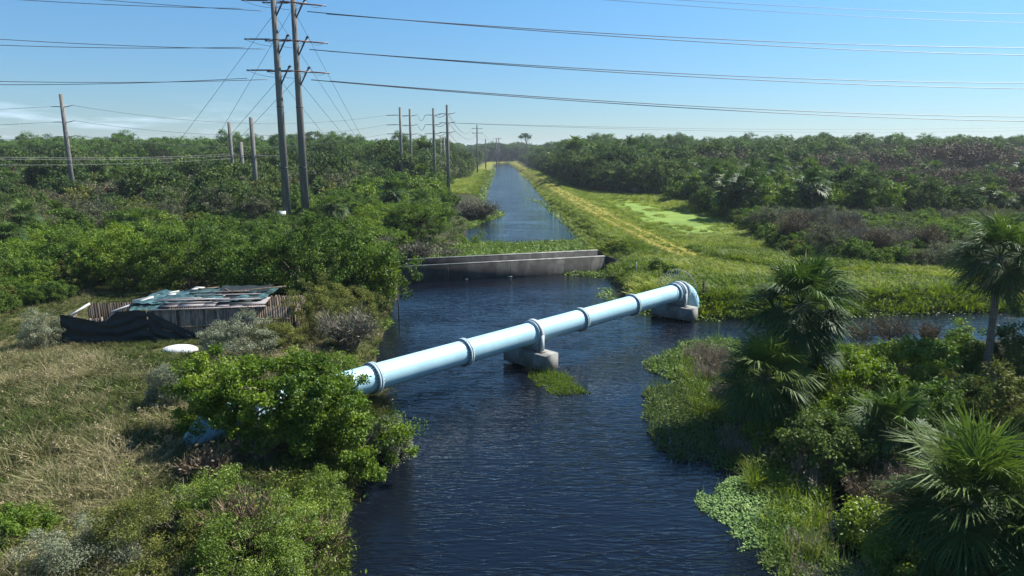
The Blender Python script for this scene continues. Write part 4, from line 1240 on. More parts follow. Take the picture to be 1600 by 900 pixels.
# fan palms of the right foreground
PALMS = [((1228, 655), .2, 5.2, 2.45, 44, (.25, .1), 'tall bushy fan palm standing over the right bank, highest of the clump', 14),
         ((1190, 680), .1, 2.7, 1.95, 40, (-.35, 0), 'lower dark fan palm leaning left beside the tall clump palm', 12),
         ((1262, 640), .2, 3.2, 1.7, 26, (.3, .2), 'small fan palm tucked behind the tall clump palm', 8),
         ((1540, 590), .6, 6.6, 2.25, 34, (.25, .1), 'slender fan palm with long bare trunk at the right frame edge', 5),
         ((1485, 910), .2, 2.25, 2.35, 62, (-.15, .35), 'large foreground fan palm with broad bright crown', 9),
         ((1610, 960), .2, 1.5, 2.1, 34, (.1, .2), 'low fan palm cut off by the bottom right corner', 5),
         ((1385, 735), .2, 1.5, 1.7, 30, (0, 0), 'short shaded fan palm left behind the large foreground palm', 6),
         ((1630, 560), .8, 6.2, 2.0, 30, (-.1, .1), 'fan palm mostly beyond the right frame edge beside the slender palm', 4)]
for i, (px, z, H_, R_, nf, ln, lb, dry) in enumerate(PALMS):
    near = px[1] > 900
    f, s, d_ = palm_parts(500 + i, H_, nf, R_, .17, 44 if near else 36, .024 if near else .033, ln, dry, .45 if i == 4 else .75)
    b = at(px[0], px[1], z)
    w = plant('cabbage_palm', lb, 'palm', proto_meshes('cabbage_palm', (f, s, d_), 'palm', 'palm_bark', 'palm_dry'), (b[0], b[1], gz(b[0], b[1]) - .05), rz=i * 1.1)

# right foreground thicket
RT = [((1330, 640), 2.3, 2.3, 2.0, 'leaf_bright', 'bright leafy bush right of the palm clump'),
      ((1415, 610), 2.4, 2.2, 2.0, 'leaf_bright', 'light green bush between the palm clump and the slender palm'),
      ((1290, 590), 1.4, 1.7, 1.5, 'leaf_bright', 'low green bush behind the palm clump by the inlet'),
      ((1455, 585), 1.6, 1.8, 1.6, 'leaf_green', 'green bush at the inlet left of the slender palm trunk'),
      ((1500, 575), 1.9, 1.3, 1.2, 'leaf_green', 'upright green bush beside the slender palm trunk'),
      ((1605, 600), 3.0, 1.8, 1.8, 'leaf_dark', 'tall dark bush at the right frame edge beside the slender palm'),
      ((1510, 655), 2.0, 1.9, 1.6, 'leaf_dark', 'dark bush below the slender palm'),
      ((1590, 700), 2.4, 1.9, 1.7, 'leaf_olive', 'grey green dense bush above the large foreground palm'),
      ((1450, 690), 2.0, 1.8, 1.6, 'leaf_green', 'green bush behind the large foreground palm'),
      ((1290, 735), 1.9, 1.7, 1.5, 'leaf_dark', 'dark shaded bush at the foot of the palm clump'),
      ((1220, 700), 1.0, .8, .7, 'leaf_bright', 'small bright bush hanging over the marsh pool'),
      ((1365, 700), 1.9, 1.7, 1.5, 'leaf_green', 'green bush between the short palm and the palm clump'),
      ((1440, 860), 1.1, 1.0, .9, 'leaf_olive', 'low pale leafy shrub below the foreground palm'),
      ((1345, 830), 1.2, .8, .7, 'leaf_yellow', 'feathery yellow green weed bush in the marsh'),
      ((1395, 900), 1.2, 1.0, .9, 'leaf_yellow', 'light green bush at the bottom edge left of the palm trunk'),
      ((1560, 800), 1.4, 1.3, 1.2, 'leaf_green', 'green undergrowth bush beneath the foreground palm crown')]
for i, (px, H_, rx, ry, mt, lb) in enumerate(RT):
    near = px[1] > 780
    f, s = bush_parts(600 + i, (rx, ry, H_), clumps=int(40 + rx * 34), per=100, cr_=.34, leaf=.10 if near else .15, stems=14, stem_r=.035, irr=.55, asp=.5)
    special((f, s), px, .25, lb, 'bush', mt, 'bark', 'leafy_bush')
for i, (px, H_, R_, tm, lm, lb) in enumerate([((1390, 545), 2.0, 1.6, 'twig_brown', 'leaf_grey', 'bare twiggy shrub standing before the inlet water'),
                                              ((1340, 540), 1.6, 1.4, 'twig_brown', 'leaf_grey', 'bare brown shrub right behind the palm clump at the inlet'),
                                              ((1445, 548), 1.7, 1.2, 'twig_brown', 'leaf_grey', 'thin leafless shrub at the inlet left of the slender palm'),
                                              ((1118, 570), 1.5, .9, 'twig_brown', 'leaf_grey', 'bare brown shrub on the floating plants left of the palms'),
                                              ((1085, 640), 1.1, .9, 'twig_brown', 'leaf_olive', 'low bare shrub at the edge of the right marsh'),
                                              ((1050, 628), .9, .8, 'twig_brown', 'leaf_olive', 'brown twiggy tuft nearest the open water of the marsh'),
                                              ((1130, 625), 1.2, .9, 'twig', 'leaf_olive', 'grey twiggy shrub against the leaning palm'),
                                              ((1110, 690), 1.0, .8, 'twig', 'leaf_green', 'shaded thin stemmed shrub in the marsh below the leaning palm'),
                                              ((1360, 790), 1.2, 1.2, 'twig_brown', 'reed', 'tangled brown dead shrub in the marsh'),
                                              ((1430, 790), 1.3, 1.3, 'twig_brown', 'reed', 'tangled dead shrub left of the foreground palm trunk')]):
    f, s = bare_parts(450 + i, R_, H_, 26, 9, int(200 * R_), .08, .013)
    special((f, s), px, .25, lb, 'shrub', lm, tm, 'bare_shrub')
for i, (px, H_, rx, mt, lb) in enumerate([((1027, 430), 1.1, .95, 'leaf_yellow', 'round bright yellow green bush left of the pipe end'),
                                          ((1050, 436), .8, .6, 'leaf_bright', 'small leafy bush just behind the fan guard')]):
    f, s = bush_parts(700 + i, (rx, rx, H_), 60, 90, .25, .13, 8, stem_r=.02)
    special((f, s), px, .9, lb, 'bush', mt, 'bark', 'leafy_bush')

# lone umbrella-shaped tree on the far skyline
f, s = tree_parts(801, H=23, trunk_r=.4, rad=(5.4, 5.4, 2.8), clumps=26, per=26, cr_=1.3, leaf=.95, limbs=12, irr=.3, low=-.1)
b = at(822, 258.5, 1.0)
plant('broadleaf_tree', 'lone umbrella shaped tree rising above the wood at the canal end', 'tree', proto_meshes('broadleaf_tree', (f, s), 'leaf_dark', 'bark'), (b[0], min(b[1], 520), 1))
bpy.data.objects['broadleaf_tree'].name

# ---- the repeated plants of the scrub and the woods
LIB = {}          # (kind, lod) -> list of (separate parts, joined mesh)


def lib(kind, lod, fsl, mats, pname):
    L_ = []
    for k, fs in enumerate(fsl):
        fs = list(fs)
        dry = mats[2] if len(mats) > 2 else None
        L_.append((proto_meshes(pname, fs, mats[0], mats[1], dry) if lod == 0 else None, joined(pname, fs, mats)))
    LIB[(kind, lod)] = L_


NV = 3
for lod, (cl, per, cr_, lf) in enumerate(((150, 75, .48, .22), (80, 60, .60, .36))):
    lib('green', lod, [bush_parts(1000 + k, (2.6, 2.6, 3.4), cl, per, cr_, lf, 8, stem_r=.06, irr=.55) for k in range(NV)], ('leaf_green', 'bark'), 'green_bush')
    lib('bright', lod, [bush_parts(1010 + k, (2.6, 2.6, 3.0), cl, per, cr_, lf, 8, stem_r=.06, irr=.55) for k in range(NV)], ('leaf_bright', 'bark'), 'leafy_bush')
    lib('dark', lod, [tree_parts(1020 + k, 5.2, .13, (2.8, 2.8, 2.6), cl, per, cr_, lf, 8, .55, -.8) for k in range(NV)], ('leaf_dark', 'bark'), 'broadleaf_tree')
    lib('olive', lod, [bush_parts(1030 + k, (2.3, 2.3, 3.0), cl, per, cr_ * .8, lf * .8, 10, stem_r=.05, irr=.5) for k in range(NV)], ('leaf_olive', 'twig'), 'olive_shrub')
    lib('greyleaf', lod, [bush_parts(1040 + k, (2.3, 2.3, 3.6), int(cl * .8), int(per * .8), cr_, lf * .8, 16, stem_r=.06, irr=.5) for k in range(NV)], ('leaf_grey', 'twig'), 'grey_shrub')
    lib('bare', lod, [bare_parts(1050 + k, 2.2, 3.4, 30 - 10 * lod, 9 - 3 * lod, 300, .16 + .15 * lod, .028 + .035 * lod) for k in range(NV)], ('leaf_grey', 'twig'), 'bare_shrub')
    lib('barebrown', lod, [bare_parts(1060 + k, 2.4, 3.8, 30 - 10 * lod, 9 - 3 * lod, 1100, .16 + .10 * lod, .028 + .035 * lod) for k in range(NV)], ('twig_brown', 'twig_brown'), 'brown_shrub')
    lib('palm', lod, [palm_parts(1070 + k, 3.0 + k * .8, 30 - 6 * lod, 2.3, .2, 20 - 8 * lod, .065 + .06 * lod, (0, 0), 6) for k in range(NV)], ('palm', 'palm_bark', 'palm_dry'), 'cabbage_palm')
lib('pine', 1, [pine_parts(1080 + k, 15., 36, 80, .42, 1.0) for k in range(5)], ('needle', 'bark'), 'pine_tree')

rv = np.random.default_rng(99)


def in_poly(P, x, y): return sdist(np.asarray(P, float), x, y) < 0


def jitter_grid(x0, x1, y0, y1, fn_sp):
    """jittered points whose spacing grows with the distance"""
    pts = []
    y = y0
    while y < y1:
        sp = fn_sp(y)
        n_ = max(1, int((x1(y) - x0(y)) / sp))
        xs = x0(y) + (np.arange(n_) + rv.uniform(0, 1, n_)) * sp
        ys = y + rv.uniform(-.5, .5, n_) * sp
        pts.append(np.stack([xs, ys], 1)); y += sp * .87
    return np.concatenate(pts)


PL = {}


def put(kind, x, y, s, zone, sz=None):
    PL.setdefault(kind, []).append((float(x), float(y), float(s), float(s if sz is None else sz), zone))


# left scrub and wood
wide = lambda y: -(.80 * y + 14)
def left_edge(y): return float(np.interp(y, [44, 52, 66, 80, 100, 118, 140, 185, 200, 350, 600], [-19, -15, -12, -11.5, -11.5, -12, -15, -17, -19, -24, -28]))
Pt = jitter_grid(wide, left_edge, 56, 232, lambda y: 2.5 + y * .011)
px_open = ((-11, 110), (-23, 165))
for x, y in Pt:
    if y < 60 and x > -33: continue
    n1 = float(fbm(x, y, 26, 41)); n2 = float(fbm(x, y, 9, 42)); q = rv.random()
    # keep the footing of the four poles and the canal strip open
    if -27 < x < -13 and 150 < y < 190 and q < .55: continue
    if math.hypot(x + 36.5, y - 99) < 4: continue
    near = y < 96
    hs = float(np.interp(y, [56, 95, 130, 185, 235], [.95, .95, 1.35, 1.75, 1.9]))
    if x < -45: hs *= 1.0
    sc_ = hs * rv.uniform(.55, 1.25)
    if y < 104 and -46 < x < -22 and y > 72: sc_ *= .55
    if -43 < x < -26 and 80 < y < 101 and sc_ > .35: sc_ = .35
    if near and x > -52 or (x > -34 and y < 170):
        k = 'bright' if q < .42 else 'green' if q < .80 else 'palm' if q < .86 else 'olive' if q < .95 else 'bare'
        sc_ *= .82
    else:
        w_ = n1 * .6 + n2 * .4
        if w_ > .51: k = 'greyleaf' if q < .42 else 'bare' if q < .54 else 'barebrown' if q < .60 else 'olive' if q < .86 else 'dark'
        elif w_ > .43: k = 'olive' if q < .34 else 'greyleaf' if q < .56 else 'dark' if q < .74 else 'green' if q < .90 else 'palm'
        else: k = 'dark' if q < .40 else 'green' if q < .72 else 'bright' if q < .80 else 'olive' if q < .92 else 'palm'
    if k == 'palm': sc_ = rv.uniform(.8, 1.25) * (1.15 if y > 110 else .8)
    put(k, x, y, sc_, 'left')
# low brush along the left clearing edge
for x, y in jitter_grid(lambda y: -.8 * y - 8, lambda y: -33.5, 46, 60, lambda y: 2.0):
    put('green' if rv.random() < .5 else 'olive' if rv.random() < .5 else 'bright', x, y, rv.uniform(.28, .55) * (1 + (y > 53) * .5), 'left')
# left pines
for x, y in jitter_grid(lambda y: -(.80 * y + 14), lambda y: left_edge(y) - (10 if y < 320 else 3), 218, 460, lambda y: 5.2 + (y - 218) * .012):
    q = rv.random()
    if q < .8: put('pine', x, y, rv.uniform(.72, 1.0) * (1.1 if q < .06 else 1), 'left')
    else: put('dark', x, y, rv.uniform(1.7, 2.4), 'left')
for x, y in jitter_grid(lambda y: -34 - (y - 190) * .1, left_edge, 196, 760, lambda y: 6.0 + y * .004):
    put('dark' if rv.random() < .7 else 'green' if rv.random() < .6 else 'palm', x, y, rv.uniform(1.5, 2.3), 'left')

# right scrub
REDGE_Y = [52, 58, 62, 66, 70, 76, 82, 110, 140, 166, 172, 180, 208, 622, 800]
REDGE_X = [95, 62, 41, 34, 29, 29.5, 31, 36, 37.5, 39, 37, 26, 18.5, 12, 10]
def right_edge(y): return float(np.interp(y, REDGE_Y, REDGE_X))
for x, y in jitter_grid(lambda y: right_edge(y) + .8, lambda y: .80 * y + 16, 60, 300, lambda y: 2.4 + y * .012):
    q = rv.random(); n1 = float(fbm(x, y, 22, 51)); n2 = float(fbm(x, y, 8, 52))
    if y < 70: # low brush in front
        k = 'olive' if q < .4 else 'bare' if q < .65 else 'greyleaf' if q < .85 else 'green'; sc_ = rv.uniform(.28, .5)
    elif y < 98:
        if x < 45 and n2 > .50: k = 'bare' if q < .45 else 'barebrown' if q < .65 else 'greyleaf' if q < .9 else 'olive'; sc_ = rv.uniform(.6, .95)
        elif n1 > .5: k = 'bright' if q < .4 else 'green' if q < .8 else 'olive'; sc_ = rv.uniform(.45, .8)
        else: k = 'green' if q < .50 else 'olive' if q < .68 else 'bare' if q < .74 else 'bright' if q < .95 else 'palm'; sc_ = rv.uniform(.4, .75)
    elif y < 112:
        if n1 > .58: k = 'bare' if q < .3 else 'greyleaf' if q < .6 else 'olive'; sc_ = rv.uniform(.25, .5)
        else: k = 'green' if q < .5 else 'bright' if q < .75 else 'olive'; sc_ = rv.uniform(.4, .7)
    elif y < 176:
        k = 'palm' if q < .27 else 'green' if q < .56 else 'dark' if q < .76 else 'bright' if q < .86 else 'greyleaf' if q < .92 else 'olive'
        sc_ = rv.uniform(.85, 1.35) * (1.0 if x < .55 * y else .85)
        if k == 'palm': sc_ = rv.uniform(.9, 1.4)
    elif y < 212:
        if x < 75: k = 'green' if q < .4 else 'dark' if q < .7 else 'palm' if q < .85 else 'barebrown'; sc_ = rv.uniform(1.1, 1.7)
        else: k = 'green' if q < .2 else 'barebrown' if q < .45 else 'bare' if q < .62 else 'greyleaf' if q < .8 else 'palm' if q < .9 else 'bright'; sc_ = rv.uniform(1.0, 1.5)
    else:
        if x < 60: k = 'dark' if q < .5 else 'green' if q < .8 else 'palm'; sc_ = rv.uniform(1.5, 2.1)
        else: k = 'barebrown' if q < .55 else 'bare' if q < .72 else 'greyleaf' if q < .88 else 'dark'; sc_ = rv.uniform(1.8, 2.7)
    if x > .52 * y and 125 < y < 290 and q < .68: k = 'barebrown'; sc_ *= 1.2
    put(k, x, y, sc_, 'right')
for x, y in jitter_grid(lambda y: right_edge(y) + 1.0, lambda y: right_edge(y) + 34, 196, 760, lambda y: 5.0 + y * .006):
    q = rv.random(); put('dark' if q < .5 else 'green' if q < .75 else 'palm' if q < .85 else 'pine', x, y, rv.uniform(1.4, 2.2) if q < .85 else rv.uniform(.75, .95), 'right')
for x, y in jitter_grid(lambda y: right_edge(y) + 14, lambda y: .80 * y + 16, 275, 560, lambda y: 5.6 + (y - 275) * .014):
    q = rv.random()
    put('pine' if q < .85 else 'dark', x, y, rv.uniform(.76, 1.08) * (1.1 if q < .05 else 1) if q < .85 else rv.uniform(1.9, 2.5), 'right')
# the wood that closes the canal
for x, y in jitter_grid(lambda y: -34., lambda y: 20., 735, 820, lambda y: 6.):
    q = rv.random(); put('pine' if q < .5 else 'dark', x, y, rv.uniform(.95, 1.2) if q < .5 else rv.uniform(2.4, 3.3), 'end')
# strips of brush on the canal banks
for x, y, k, s_ in ((-12.5, 122, 'green', .8), (-14.5, 117, 'bright', .9), (-11.5, 130, 'green', .75), (-15, 133, 'bright', .8), (-17, 127, 'bright', .95),
                    (-13.5, 141, 'olive', .6), (40, 112, 'dark', .7), (37.5, 122, 'green', .95), (37, 130, 'green', 1.05), (36.5, 138, 'palm', 1.0)):
    put(k, x, y, s_, 'left' if x < 0 else 'right')

KIND = {'green': ('green_bush', 'bush', 'rounded green bush'), 'bright': ('leafy_bush', 'bush', 'fresh light green bush'),
        'dark': ('broadleaf_tree', 'tree', 'dark green broadleaf tree'), 'olive': ('olive_shrub', 'shrub', 'dull olive shrub'),
        'greyleaf': ('grey_shrub', 'shrub', 'greyish half bare shrub'), 'bare': ('bare_shrub', 'shrub', 'leafless grey shrub'),
        'barebrown': ('brown_shrub', 'shrub', 'dead brown shrub'), 'palm': ('cabbage_palm', 'palm', 'wild fan palm'),
        'pine': ('pine_tree', 'pine', 'tall pine with rounded dark crown')}


def where(x, y, zone):
    if zone == 'end': return 'in the wood closing the far end of the canal'
    sd = 'left' if zone == 'left' else 'right'
    rx = abs(x) / y
    if zone == 'left':
        if y < 100: return 'in the near scrub round the huge poles' if x > -.5 * y else 'in the near scrub at the far left'
        if y < 160: return 'in the scrub left of the four slim poles' if x > -.42 * y else 'in the grey scrub round the solitary left pole'
        if y < 235: return 'at the foot of the left pine wood' if x < -.2 * y else 'beside the four slim poles and lattice towers'
        return 'in the left pine wood on the skyline' if x < -.16 * y else 'along the far left canal bank'
    if y < 72: return 'in the low brush edging the right meadow'
    if y < 112: return 'in the thicket behind the right meadow' if x < .55 * y else 'in the low thicket behind the slender right palm'
    if y < 180: return 'in the dense belt behind the green pond' if x < .5 * y else 'in the dense belt at the far right'
    if y < 270: return 'in the brownish scrub before the right pine wood' if x > .25 * y else 'along the right canal track'
    return 'in the right pine wood on the skyline' if x > .1 * y else 'along the far right canal track'


def scatter(name, protos, P, rz, sc, vi, kind='stuff', label=None, cat=None, szz=None, tilt=None):
    """one object that sets a prototype mesh on each point with geometry nodes"""
    P = np.asarray(P, np.float32)
    me_ = bpy.data.meshes.new(name)
    me_.vertices.add(len(P)); me_.vertices.foreach_set('co', P.ravel())
    rot = np.zeros((len(P), 3), np.float32); rot[:, 2] = rz
    if tilt is not None: rot[:, 0] = tilt[:, 0]; rot[:, 1] = tilt[:, 1]
    S_ = np.repeat(np.asarray(sc, np.float32)[:, None], 3, 1)
    if szz is not None: S_[:, 2] = szz
    for nm, tp, arr, key in (('rot', 'FLOAT_VECTOR', rot, 'vector'), ('scl', 'FLOAT_VECTOR', S_, 'vector'), ('vi', 'INT', np.asarray(vi, np.int32), 'value')):
        a_ = me_.attributes.new(nm, tp, 'POINT'); a_.data.foreach_set(key, arr.ravel())
    o = place(name, me_)
    ng = bpy.data.node_groups.new(name + '_nodes', 'GeometryNodeTree')
    ng.interface.new_socket('Geometry', in_out='INPUT', socket_type='NodeSocketGeometry')
    ng.interface.new_socket('Geometry', in_out='OUTPUT', socket_type='NodeSocketGeometry')
    N, Lk = ng.nodes, ng.links
    gi, go = N.new('NodeGroupInput'), N.new('NodeGroupOutput')
    jn = N.new('GeometryNodeJoinGeometry')
    def attr(nm, tp):
        a_ = N.new('GeometryNodeInputNamedAttribute'); a_.data_type = tp; a_.inputs['Name'].default_value = nm
        return [s for s in a_.outputs if s.enabled and s.name == 'Attribute'][0]
    ra, sa, va = attr('rot', 'FLOAT_VECTOR'), attr('scl', 'FLOAT_VECTOR'), attr('vi', 'INT')
    e2r = N.new('FunctionNodeEulerToRotation'); Lk.new(ra, e2r.inputs[0])
    for i, pm in enumerate(protos):
        po = bpy.data.objects.new(name + '_source', pm)
        oi = N.new('GeometryNodeObjectInfo'); oi.inputs['Object'].default_value = po; oi.inputs['As Instance'].default_value = True
        cmp_ = N.new('FunctionNodeCompare'); cmp_.data_type = 'INT'; cmp_.operation = 'EQUAL'
        ins_ = [s for s in cmp_.inputs if s.enabled]
        Lk.new(va, ins_[0]); ins_[1].default_value = i
        io = N.new('GeometryNodeInstanceOnPoints')
        Lk.new(gi.outputs[0], io.inputs['Points']); Lk.new(cmp_.outputs[0], io.inputs['Selection'])
        Lk.new(oi.outputs['Geometry'], io.inputs['Instance']); Lk.new(e2r.outputs[0], io.inputs['Rotation']); Lk.new(sa, io.inputs['Scale'])
        Lk.new(io.outputs[0], jn.inputs[0])
    Lk.new(jn.outputs[0], go.inputs[0])
    md = o.modifiers.new('scatter', 'NODES'); md.node_group = ng
    return tag(o, label, cat, kind=kind)


CAP = {'green': 280, 'bright': 230, 'dark': 290, 'olive': 280, 'greyleaf': 280, 'bare': 270, 'barebrown': 280, 'palm': 270, 'pine': 290}
for kind, L_ in PL.items():
    nm, cat, base_lb = KIND[kind]
    A = np.array([(a_[0], a_[1]) for a_ in L_])
    ok = (sdist(WATER, A[:, 0], A[:, 1]) > .3) & (np.abs(A[:, 0]) < .78 * A[:, 1] + 8) & (np.hypot(A[:, 0] + 33, A[:, 1] - 100) > 3)
    if kind in ('pine', 'dark'): pass
    L_ = [a_ for a_, k in zip(L_, ok) if k]
    z_ = ground_h(np.array([a_[0] for a_ in L_]), np.array([a_[1] for a_ in L_]))
    L_ = [(a_, z) for a_, z in zip(L_, z_)]
    L_.sort(key=lambda t_: -t_[0][3] / t_[0][1])
    cap = CAP[kind]
    rest = []
    for i, (a_, z) in enumerate(L_):
        x, y, s_, sz, zone = a_
        lod = 0 if (y < 105 and kind != 'pine') else 1
        prot = LIB[(kind, lod)]; v = int(rv.integers(len(prot))); rz = rv.uniform(0, 6.28)
        if i < cap:
            lb = base_lb + ' ' + where(x, y, zone)
            grp = KIND[kind][2] + 's ' + where(x, y, zone)
            if lod == 0:
                plant(nm, lb, cat, prot[v][0], (x, y, z - .05), rz, (s_, s_ * rv.uniform(.85, 1.1), sz * rv.uniform(.85, 1.1)), grp)
            else:
                o = place(nm, prot[v][1], None, (x, y, z - .05), rz, (s_, s_ * rv.uniform(.85, 1.1), sz * rv.uniform(.85, 1.12)))
                tag(o, lb, cat, grp)
        else:
            rest.append((x, y, z - .05, rz, s_, v, sz * rv.uniform(.85, 1.12)))
    if rest:
        R_ = np.array(rest)
        scatter({'pine': 'pine_wood', 'palm': 'palm_thicket', 'dark': 'mixed_wood'}.get(kind, 'scrub'), [p_[1] for p_ in LIB[(kind, 1)]], R_[:, :3], R_[:, 3], R_[:, 4], R_[:, 5].astype(int),
                label=('far ' + KIND[kind][2] + 's merging into the distant wood' if kind in ('pine', 'dark', 'palm') else 'mass of ' + KIND[kind][2] + 's filling the far scrub'), cat='wood' if kind in ('pine', 'dark', 'palm') else 'scrub', szz=R_[:, 6])
# the woods go on to the horizon behind the rows above
r_ = np.random.default_rng(12)
n_ = 9000
yy = 440 + (r_.random(n_) ** 1.6) * 2400
xx = r_.uniform(-.82, .82, n_) * yy
ok = ~((np.abs(xx + .018 * (yy - 95)) < 34) & (yy < 740)) & ((yy > 545) | (xx < 0))
xx, yy = xx[ok], yy[ok]
scatter('pine_wood', [p_[1] for p_ in LIB[('pine', 1)]], np.stack([xx, yy, np.full(len(xx), .9)], 1), r_.uniform(0, 6.28, len(xx)), r_.uniform(.85, 1.15, len(xx)) * (1 + yy / 9000), r_.integers(0, 5, len(xx)), label='far pine wood running on to the horizon', cat='wood')
# low understorey that hides the soil between the bushes
Pt = []
for x, y in jitter_grid(lambda y: -(.8 * y + 8), left_edge, 58, 330, lambda y: 1.5 + y * .009): Pt.append((x, y))
for x, y in jitter_grid(right_edge, lambda y: .8 * y + 8, 62, 330, lambda y: 1.5 + y * .009): Pt.append((x, y))
Pt = np.array(Pt); Pt = Pt[(sdist(WATER, Pt[:, 0], Pt[:, 1]) > .4)]
zz = ground_h(Pt[:, 0], Pt[:, 1]) - .1
n_ = len(Pt)
prs = [LIB[('olive', 1)][0][1], LIB[('green', 1)][1][1], LIB[('greyleaf', 1)][2][1], LIB[('bare', 1)][0][1]]
vi = np.where(fbm(Pt[:, 0], Pt[:, 1], 15, 77) > .52, rv.choice([0, 2, 3], n_), rv.choice([0, 1, 1], n_))
scatter('undergrowth', prs, np.column_stack([Pt, zz]), rv.uniform(0, 6.28, n_), rv.uniform(.25, .5, n_) * (1 + Pt[:, 1] / 500), vi, label='low tangled undergrowth between the bushes', cat='undergrowth')

# ------------------------------------------------------------------ grass
def tuft(seed, n=46, h=.8, spread=.35, w=.012, bend=.5, mat='grass_dry', seedheads=0, tint=(.2, .8)):
    r = np.random.default_rng(seed)
    a_ = r.uniform(0, 6.28, n); rr = spread * np.sqrt(r.random(n))
    b = np.stack([np.cos(a_) * rr, np.sin(a_) * rr, np.full(n, -.05)], 1)
    d = unit(np.stack([np.cos(a_), np.sin(a_), np.zeros(n)], 1) + r.normal(size=(n, 3)) * .6 * [1, 1, 0])
    H_ = h * r.uniform(.5, 1.15, n)
    m_ = b + d * (H_ * bend * .25)[:, None] + np.array([0, 0, 1]) * (H_ * .62)[:, None]
    t_ = b + d * (H_ * bend * r.uniform(.6, 1.3, n))[:, None] + np.array([0, 0, 1]) * (H_ * r.uniform(.75, 1.0, n))[:, None]
    s_ = unit(np.cross(d, [0, 0, 1.]) + r.normal(size=(n, 3)) * .3)
    V = np.stack([b - s_ * w, b + s_ * w, m_ + s_ * w, m_ - s_ * w, t_ + s_ * w * .2, t_ - s_ * w * .2], 1).reshape(-1, 3)
    k = np.arange(n)[:, None] * 6
    g = Geo(); tt = r.uniform(*tint, n)
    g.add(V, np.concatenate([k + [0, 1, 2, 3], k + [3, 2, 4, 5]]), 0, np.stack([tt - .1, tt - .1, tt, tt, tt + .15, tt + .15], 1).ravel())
    if seedheads:
        idx = r.choice(n, seedheads)
        V, F = leaf_quads(r, np.repeat(t_[idx], 5, 0) + r.normal(size=(seedheads * 5, 3)) * .03, .09, unit(r.normal(size=(seedheads * 5, 3))), 0, .5)
        g.add(V, F, 0, r.uniform(.7, 1, len(V)))
    return g.mesh('grass_tuft', M[mat])


def weedm(seed, n=60, h=.5, spread=.35, leaf=.12, mat='weed'):
    r = np.random.default_rng(seed); g = Geo()
    C = r.normal(size=(n, 3)) * [spread, spread, 0]; C[:, 2] = h * r.random(n) ** .7
    V, F = leaf_quads(r, C, leaf, unit(C + [0, 0, .3]), .7, .55)
    g.add(V, F, 0, np.repeat(r.uniform(.1, .9, n), 4))
    return g.mesh('weed_clump', M[mat])


def spread_pts(x0, x1, y0, y1, n, fn):
    x = rv.uniform(x0, x1, n); y = rv.uniform(y0, y1, n)
    k = fn(x, y); return x[k], y[k]


# left field
x, y = spread_pts(-48, -1, 13, 60, 46000, lambda x, y: (np.abs(x) < .78 * y + 3) & (rv.random(len(x)) < np.clip(1.25 - y / 70, .3, 1)))
d = sdist(WATER, x, y)
A = at(104, 541, 1.0); B = at(462, 527, 1.0)
SH = np.array([A[:2] + [-.3, -.25], B[:2] + [.3, -.25], B[:2] + [-.8, 6], A[:2] + [-.8, 6]])
ok = (d > .15) & (sdist(SH, x, y) > 0) & ~((x > -33) & (y > 52) & (rv.random(len(x)) < .6)) & (np.hypot((x - c[0]) / 1.5, (y - c[1]) / 1.1) > 1.0)
x, y, d = x[ok], y[ok], d[ok]
n_ = len(x); dn = .5 + (fbm(x, y, 4, 21) - .5) * 1.1 + rv.normal(size=n_) * .10
vi = np.where(dn > .60, rv.integers(0, 3, n_), np.where(dn > .46, rv.integers(2, 6, n_), rv.integers(4, 9, n_)))
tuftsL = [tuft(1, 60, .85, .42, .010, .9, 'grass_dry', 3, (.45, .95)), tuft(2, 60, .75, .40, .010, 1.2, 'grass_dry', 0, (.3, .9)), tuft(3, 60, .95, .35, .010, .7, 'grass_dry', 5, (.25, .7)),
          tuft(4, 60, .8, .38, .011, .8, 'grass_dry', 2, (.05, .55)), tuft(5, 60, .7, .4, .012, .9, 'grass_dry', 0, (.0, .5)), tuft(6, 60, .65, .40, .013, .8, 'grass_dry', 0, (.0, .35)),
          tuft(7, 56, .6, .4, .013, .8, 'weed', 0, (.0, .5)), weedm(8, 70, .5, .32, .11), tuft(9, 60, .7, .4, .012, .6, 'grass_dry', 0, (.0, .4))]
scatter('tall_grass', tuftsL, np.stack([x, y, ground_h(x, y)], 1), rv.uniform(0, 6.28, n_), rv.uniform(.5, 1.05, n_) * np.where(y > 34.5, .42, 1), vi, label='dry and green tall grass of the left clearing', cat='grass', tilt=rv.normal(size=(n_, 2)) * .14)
# leafy weeds low in the near left corner and along the left bank
x, y = spread_pts(-16, -2, 13, 36, 5200, lambda x, y: (np.abs(x) < .78 * y + 2) & ((fbm(x, y, 4, 33) > .55) | (y < 18.5)))
d = sdist(WATER, x, y); ok = (d > .25) & ((d < 2.2) | (y < 19) | (fbm(x, y, 3, 34) > .6)); x, y = x[ok], y[ok]; n_ = len(x)
weeds = [weedm(21, 90, .45, .3, .12), weedm(22, 80, .7, .28, .09, 'leaf_yellow'), weedm(23, 70, .35, .35, .14)]
scatter('leafy_weeds', weeds, np.stack([x, y, np.maximum(ground_h(x, y), 0)], 1), rv.uniform(0, 6.28, n_), rv.uniform(.5, 1.1, n_), rv.integers(0, 3, n_), label='leafy weeds covering the near left bank', cat='weeds')
